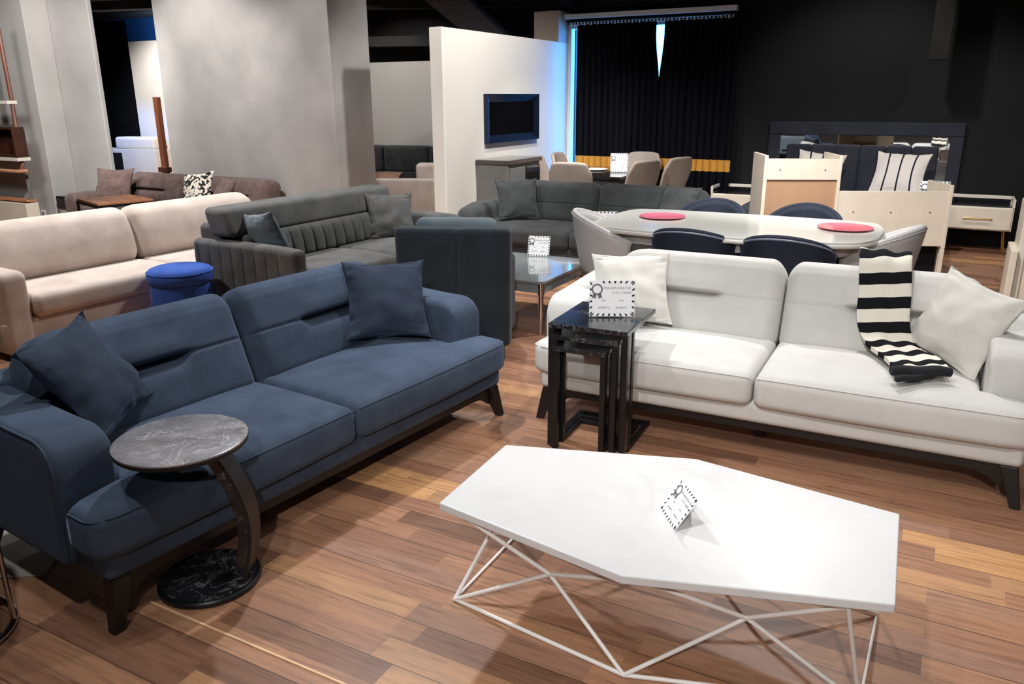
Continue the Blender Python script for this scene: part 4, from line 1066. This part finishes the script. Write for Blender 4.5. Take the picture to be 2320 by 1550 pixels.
# cream dressing table seen from behind
def dressing_table():
    t = thing('dressing_table', 'cream dressing table seen from behind with a raised tan-backed cabinet', 'cabinet', (-1.315, 6.83, 0), 23.8)
    c = M['cream']; d = 0.44
    build('low_back_panel', G().box(0.59, 1.46, 0.0, 0.02, 0.40, 0.85), c, t, smooth=False, bevel=0.003)
    build('right_side', G().box(1.46, 1.49, -0.006, d, 0.38, 0.90).box(1.46, 1.49, -0.006, 0.05, 0.0, 0.38), c, t, smooth=False, bevel=0.004)
    build('desktop', G().box(0.59, 1.46, 0.02, d, 0.74, 0.765), c, t, smooth=False)
    cab = build('cabinet_side', G().box(-0.03, 0.0, -0.006, d, 0.0, 1.135).box(0.565, 0.59, -0.006, d, 0.0, 1.135), c, t, smooth=False, bevel=0.004)
    build('upper_back_panel', G().box(0.0, 0.565, 0.0, 0.02, 0.94, 1.105), c, t, smooth=False)
    build('hardboard_back', G().box(0.0, 0.565, 0.012, 0.02, 0.10, 0.94), M['hardboard'], t, smooth=False)
    build('cabinet_top', G().box(0.0, 0.565, 0.02, d, 1.06, 1.08), c, t, smooth=False)
    build('cabinet_floor', G().box(0.0, 0.565, 0.02, d, 0.08, 0.10), c, t, smooth=False)
    sc = G()
    for x, z in ((0.10, 1.02), (0.46, 1.02), (0.72, 0.68), (1.02, 0.68), (1.33, 0.68)):
        sc.lathe([(0.001, 0), (0.006, 0), (0.006, 0.003), (0.001, 0.003)], 10).v
        k = len(sc.v) - 40
        sc.v[k:] = [(x + p[0], -0.001 - p[2], z + p[1]) for p in sc.v[k:]]
    build('screw_cap', sc, M['ink_grey'], t, smooth=False)
    for x in (1.18, 1.27):
        build('leg', G().tube([(x, 0.30, 0.74), (x, 0.30, 0.0)], 0.011, 8), M['gold'], t)
dressing_table()
# cream unit at the edge of the frame
t = thing('chest_of_drawers', 'cream unit with a stepped side at the edge of the view', 'cabinet', (0.50, 6.75, 0), 0)
build('body', G().box(0.06, 0.75, 0.02, 0.45, 0.12, 0.80), M['cream_light'], t, smooth=False, bevel=0.005)
build('side_panel', G().box(0.015, 0.06, 0.0, 0.46, 0.0, 0.85), M['cream_light'], t, smooth=False, bevel=0.005)
build('top', G().box(0.06, 0.77, 0.0, 0.47, 0.80, 0.83), M['cream'], t, smooth=False, bevel=0.005)
build('step', G().box(-0.03, 0.015, -0.04, 0.40, 0.0, 0.52), M['cream'], t, smooth=False, bevel=0.005)
for k in range(2):
    dr = build('drawer', G().box(0.08, 0.73, 0.0, 0.024, 0.15 + k * 0.32, 0.45 + k * 0.32), M['cream'], t, smooth=False, bevel=0.004)
    build('handle', G().tube([(0.30, 0.0, 0.30 + k * 0.32), (0.30, -0.024, 0.30 + k * 0.32), (0.52, -0.024, 0.30 + k * 0.32), (0.52, 0.0, 0.30 + k * 0.32)], 0.006, 8), M['gold'], dr)
for a in (0.72,):
    for b in (0.06, 0.40):
        build('leg', G().tube([(a, b, 0.12), (a, b, 0)], [0.014, 0.009], 8), M['gold'], t)

# ------------------------------------------------------------------ sofas beyond the column
t = thing('sofa', 'beige block sofa glimpsed between the column and the white partition', 'sofa', (-6.02, 8.30, 0), 24)
m = M['beige']
build('side_panel', G().rbox((-0.62, 0.0, 0.0), (0.52, 0.12, 0.62), 0.03, (4, 2, 4)), m, t, angle=80)
build('seat', G().rbox((-0.60, 0.12, 0.0), (0.50, 0.95, 0.42), 0.04, (4, 4, 3)), m, t, angle=80)
build('back_cushion', G().rbox((0.10, 0.14, 0.40), (0.50, 0.36, 0.80), 0.05, (3, 3, 4)), m, t, angle=80)
build('back', G().rbox((0.36, 0.12, 0.0), (0.53, 0.95, 0.74), 0.03, (2, 4, 4)), m, t, angle=80)
pillow('cushion', 'small brown cushion lying on the beige block sofa', 0.44, M['brownleather'], (-6.47, 8.42, 0.56), (-62, 0, 24), 0.14, seed=14)
t = thing('sofa', 'dark grey sofa against the rear off-white wall', 'sofa', (-7.9, 10.4, 0), 8)
m = M['grey']
build('seat', G().rbox((-1.3, 0, 0.08), (1.3, 0.85, 0.42), 0.05, (6, 4, 3)), m, t, angle=80)
for k in range(3):
    build('back_cushion', G().rbox((-1.25 + k * 0.84, 0.62, 0.40), (-0.42 + k * 0.84, 0.84, 0.84), 0.06, (4, 3, 4)), m, t, angle=80)
build('back', G().rbox((-1.3, 0.82, 0.08), (1.3, 0.98, 0.74), 0.04, (4, 2, 4)), m, t, angle=80)

# ------------------------------------------------------------------ things along the left side
t = thing('shelving_unit', 'walnut and cream ladder shelf standing by the pale pier', 'shelf', (-10.79, 5.93, 0), 0)
def sb(name, g, m, **kw): return build(name, g.map(lambda x, y, z: (x * 1.105, y * 1.105, 1.105 * z - 0.168)), m, t, **kw)
for x in (0.62, -0.75):
    sb('upright', G().tube([(x - 0.03, 0.03, 2.4), (x - 0.02, 0.03, 1.6), (x + 0.01, 0.0, 0.90), (x + 0.04, -0.04, 0.85)], 0.022, 8), M['walnut'])
sb('shelf_board', G().box(-0.80, 0.63, -0.04, 0.07, 1.555, 1.59), M['cream_light'], smooth=False, bevel=0.004)
sb('cubby', G().box(-0.8, 0.64, -0.06, 0.08, 1.285, 1.31).box(-0.8, 0.66, -0.06, 0.08, 0.985, 1.01).box(0.63, 0.65, -0.06, 0.08, 1.01, 1.285).box(-0.8, -0.78, -0.06, 0.08, 1.01, 1.285).box(-0.8, 0.64, 0.06, 0.08, 1.01, 1.285), M['darkbrown'], smooth=False)
sb('shelf_board', G().box(-0.80, 0.68, -0.07, 0.08, 0.945, 0.983), M['cream_light'], smooth=False, bevel=0.004)
sb('rail', G().tube([(-0.8, -0.06, 0.835), (0.62, -0.06, 0.835), (0.68, -0.04, 0.838), (0.72, 0.0, 0.84)], 0.020, 8), M['beech'])
sb('post', G().tube([(0.60, 0.05, 0.84), (0.59, 0.05, 0.51)], 0.02, 8), M['consolegrey'])
sb('cabinet_body', G().box(-0.8, 0.64, -0.05, 0.10, 0.155, 0.475), M['cream'], smooth=False, bevel=0.005)
sb('cabinet_top', G().box(-0.82, 0.62, -0.02, 0.10, 0.49, 0.51), M['walnut_x'], smooth=False, bevel=0.003)
sb('spacer', G().box(-0.75, 0.5, 0.0, 0.08, 0.475, 0.49), M['blackmetal'], smooth=False)
t = thing('power_socket', 'white wall socket on the pale pier', 'socket', (-10.43, 6.295, 0.165), 0)
build('faceplate', G().rbox((-0.042, -0.010, -0.042), (0.042, 0.004, 0.042), 0.005, (2, 1, 2)), M['socket'], t)
build('recess', G().lathe([(0.001, 0.0), (0.020, 0.0), (0.020, 0.003), (0.001, 0.003)], 20).map(lambda x, y, z: (x, -0.0105 - z * 0.3, y)), M['ink_grey'], t, angle=30)
t = thing('storage_box', 'small black box on a pale stand beside the pale pier', 'box', (-9.85, 6.42, 0), 0)
build('stand', G().box(-0.16, 0.16, -0.16, 0.16, 0, 0.26), M['palegrey'], t, smooth=False, bevel=0.005)
build('lid', G().box(-0.18, 0.18, -0.18, 0.18, 0.26, 0.42), M['blackgloss'], t, smooth=False, bevel=0.008)
t = thing('coat_stand', 'brown wooden upright with a foot block at the edge of the grey column', 'stand', (-8.44, 6.62, 0), 0)
build('upright', G().box(-0.035, 0.035, 0.04, 0.10, 0.0, 1.62), M['walnut'], t, smooth=False, bevel=0.004)
build('foot_block', G().box(-0.09, 0.05, 0.03, 0.12, 0.74, 0.80), M['darkbrown'], t, smooth=False, bevel=0.004)
# blue-lit corner far beyond the gap
g = G().grid(lambda u, v: (-17.6 + u * 1.75, 12.0 + 0.03 * math.sin(u * 90), 0.45 + v * 2.75), 120, 4)
tag(build('curtain', g, M['blackcloth'], solid=0.004, angle=80), 'black curtain far off in the gap beside the column', 'curtain')
t = thing('dresser', 'white dresser with a dark panel in the blue-lit far corner', 'cabinet', (-14.9, 10.9, 0), 10)
build('body', G().box(-1.0, 0.75, 0, 0.45, 0.06, 0.62), M['cream_light'], t, smooth=False, bevel=0.01)
build('dark_panel', G().box(-0.42, -0.10, -0.012, 0.0, 0.18, 0.55), M['blackgloss'], t, smooth=False)
build('upper_box', G().rbox((-0.30, 0.05, 0.62), (0.70, 0.40, 0.86), 0.06, (3, 2, 2)), M['cream_light'], t)
build('plinth', G().box(-0.98, 0.73, 0.02, 0.43, 0, 0.06), M['walnut'], t, smooth=False)

# thin pale grey patch laid on the floor and chrome table at the near left corner
tag(build('pale_floor_patch', G().prism([(-3.5, 1.28), (-3.2, 1.62), (-2.70, 1.47), (-2.60, 1.345), (-2.76, 1.235), (-2.93, 1.22)], 0.001, 0.006), M['palegrey'], smooth=False), 'pale grey patch on the floor under the near end of the blue sofa', 'mat')
t = thing('side_table', 'chrome wire side table cut off at the corner nearest the viewer', 'table', (-2.56, 0.985, 0), 0)
def arc(cx, cy, r, z, a0, a1, n=20): return [(cx + r * math.cos(R(a0 + (a1 - a0) * k / n)), cy + r * math.sin(R(a0 + (a1 - a0) * k / n)), z) for k in range(n + 1)]
build('base_ring', G().tube(arc(0, 0, 0.20, 0.011, 0, 349, 48), 0.011, 10, closed=True), M['chrome'], t)
build('upper_ring', G().tube(arc(0, 0, 0.20, 0.46, 0, 349, 48), 0.011, 10, closed=True), M['chrome'], t)
for a in (20, 50, 140, 230, 320):
    build('rod', G().tube([(0.2 * math.cos(R(a)), 0.2 * math.sin(R(a)), 0.011), (0.2 * math.cos(R(a)), 0.2 * math.sin(R(a)), 0.46)], 0.008, 10), M['chrome'], t)
build('tabletop', G().lathe([(0.001, 0.471), (0.205, 0.471), (0.205, 0.485), (0.001, 0.485)], 40), M['blackgloss'], t, angle=30)

# ------------------------------------------------------------------ lights
WARM = (1.0, 0.95, 0.90); NEUT = (1.0, 0.985, 0.97); COOL = (0.92, 0.96, 1.0)
def spot(loc, aim, power, col=NEUT, size=100, blend=0.7, rad=0.06):
    l = bpy.data.lights.new('ceiling_or_added_spot', 'SPOT'); l.energy = power; l.color = col; l.spot_size = R(size); l.spot_blend = blend; l.shadow_soft_size = rad
    o = bpy.data.objects.new('ceiling_or_added_spot', l); COL.objects.link(o); o.location = loc
    o.rotation_euler = (Vector(aim) - Vector(loc)).to_track_quat('-Z', 'Y').to_euler()
    return o
spot((-0.65, 5.0, 3.0), (-0.6, 2.6, 0), 165)
spot((-2.75, 3.4, 3.0), (-2.35, 2.3, 0.2), 240, COOL)
spot((-2.7, 1.3, 3.0), (-1.6, 2.4, 0.2), 60, NEUT)
spot((-0.75, 0.9, 3.0), (-0.5, 4.1, 0.5), 190, NEUT, 74)
spot((0.3, -1.1, 2.7), (-0.35, 2.6, 0.2), 340, NEUT, 64)
spot((-1.3, 0.5, 3.0), (-1.2, 1.2, 0), 85, NEUT, 105)
spot((0.9, 2.4, 3.0), (0.7, 2.3, 0), 40, WARM)
spot((0.4, 4.6, 3.0), (0.1, 3.7, 0.3), 45)
spot((-3.0, 5.3, 3.0), (-2.9, 7.0, 0.5), 190, NEUT, 90)
spot((-5.0, 2.4, 3.0), (-5.3, 3.6, 0.4), 150)
spot((-6.1, 4.3, 3.1), (-5.7, 4.2, 0.4), 440)
spot((-3.6, 6.0, 3.0), (-4.2, 5.0, 0.4), 260)
spot((-7.6, 4.9, 3.1), (-7.6, 6.7, 1.5), 280, NEUT, 85)
spot((-5.8, 5.2, 3.1), (-6.1, 6.7, 1.4), 100, NEUT, 85)
spot((-6.7, 4.5, 3.1), (-10.2, 6.3, 1.3), 560, NEUT, 62)
spot((-8.3, 3.7, 3.1), (-9.8, 6.3, 1.4), 260, NEUT, 70, 0.7, 0.35)
spot((-2.5, 7.4, 3.1), (-4.6, 8.1, 1.4), 285, NEUT, 85)
spot((-4.2, 5.2, 3.1), (-4.7, 7.05, 1.5), 160, NEUT, 70)
spot((-1.3, 5.7, 3.0), (-1.3, 5.5, 0.7), 260)
spot((-0.6, 5.4, 3.1), (-0.7, 7.2, 0.7), 390, NEUT, 75)
spot((-3.4, 7.6, 3.0), (-3.5, 8.8, 0.7), 220, NEUT, 80)
spot((-8.6, 9.9, 3.0), (-8.6, 12.0, 1.3), 110, NEUT, 80)
spot((-5.6, 7.7, 3.0), (-6.0, 8.5, 0.5), 170, NEUT, 75)
spot((-0.9, 8.2, 3.1), (-0.9, 9.8, 0.9), 115, NEUT, 95)
spot((0.9, 8.2, 3.1), (0.3, 9.4, 0.4), 85, NEUT, 85)
spot((-13.2, 9.8, 3.0), (-13.8, 11.5, 1.4), 420, NEUT, 90)
spot((-14.8, 9.6, 2.2), (-14.9, 10.9, 0.6), 160, (0.10, 0.32, 1.0), 70)  # added blue lamp below ceiling height, tints the far corner blue
spot((-14.2, 11.9, 2.2), (-14.4, 12.6, 2.9), 120, (0.55, 0.75, 1.0), 130)  # added bluish lamp hidden behind the far partition, brightens the fascia

# ------------------------------------------------------------------ daylight outside the window
wd = bpy.data.worlds.new('World'); S.world = wd; wd.use_nodes = True
bg = wd.node_tree.nodes['Background']; bg.inputs[0].default_value = (0.045, 0.33, 1.0, 1); bg.inputs[1].default_value = 22.0

# ------------------------------------------------------------------ camera
f_px = 1798.0; pitch = math.atan(555 / f_px); yaw = R(28.5); roll = R(-0.3)
fwd = Vector((-math.sin(yaw) * math.cos(pitch), math.cos(yaw) * math.cos(pitch), -math.sin(pitch)))
rt = Vector((math.cos(yaw), math.sin(yaw), 0)); up = rt.cross(fwd)
r2 = rt * math.cos(roll) + up * math.sin(roll); u2 = -rt * math.sin(roll) + up * math.cos(roll)
cam = bpy.data.cameras.new('Camera'); co = bpy.data.objects.new('Camera', cam); COL.objects.link(co)
cam.sensor_fit = 'HORIZONTAL'; cam.sensor_width = 36.0; cam.lens = 36.0 * f_px / 2320; cam.clip_start = 0.05; cam.clip_end = 60
mm = Matrix((r2, u2, -fwd)).transposed().to_4x4(); mm.translation = Vector((0, 0, 1.6)); co.matrix_world = mm
S.camera = co
S.view_settings.view_transform = 'Standard'; S.view_settings.look = 'None'; S.view_settings.gamma = 1.0; S.view_settings.use_curve_mapping = False
S.view_settings.exposure = 0.0
S.cycles.max_bounces = 8
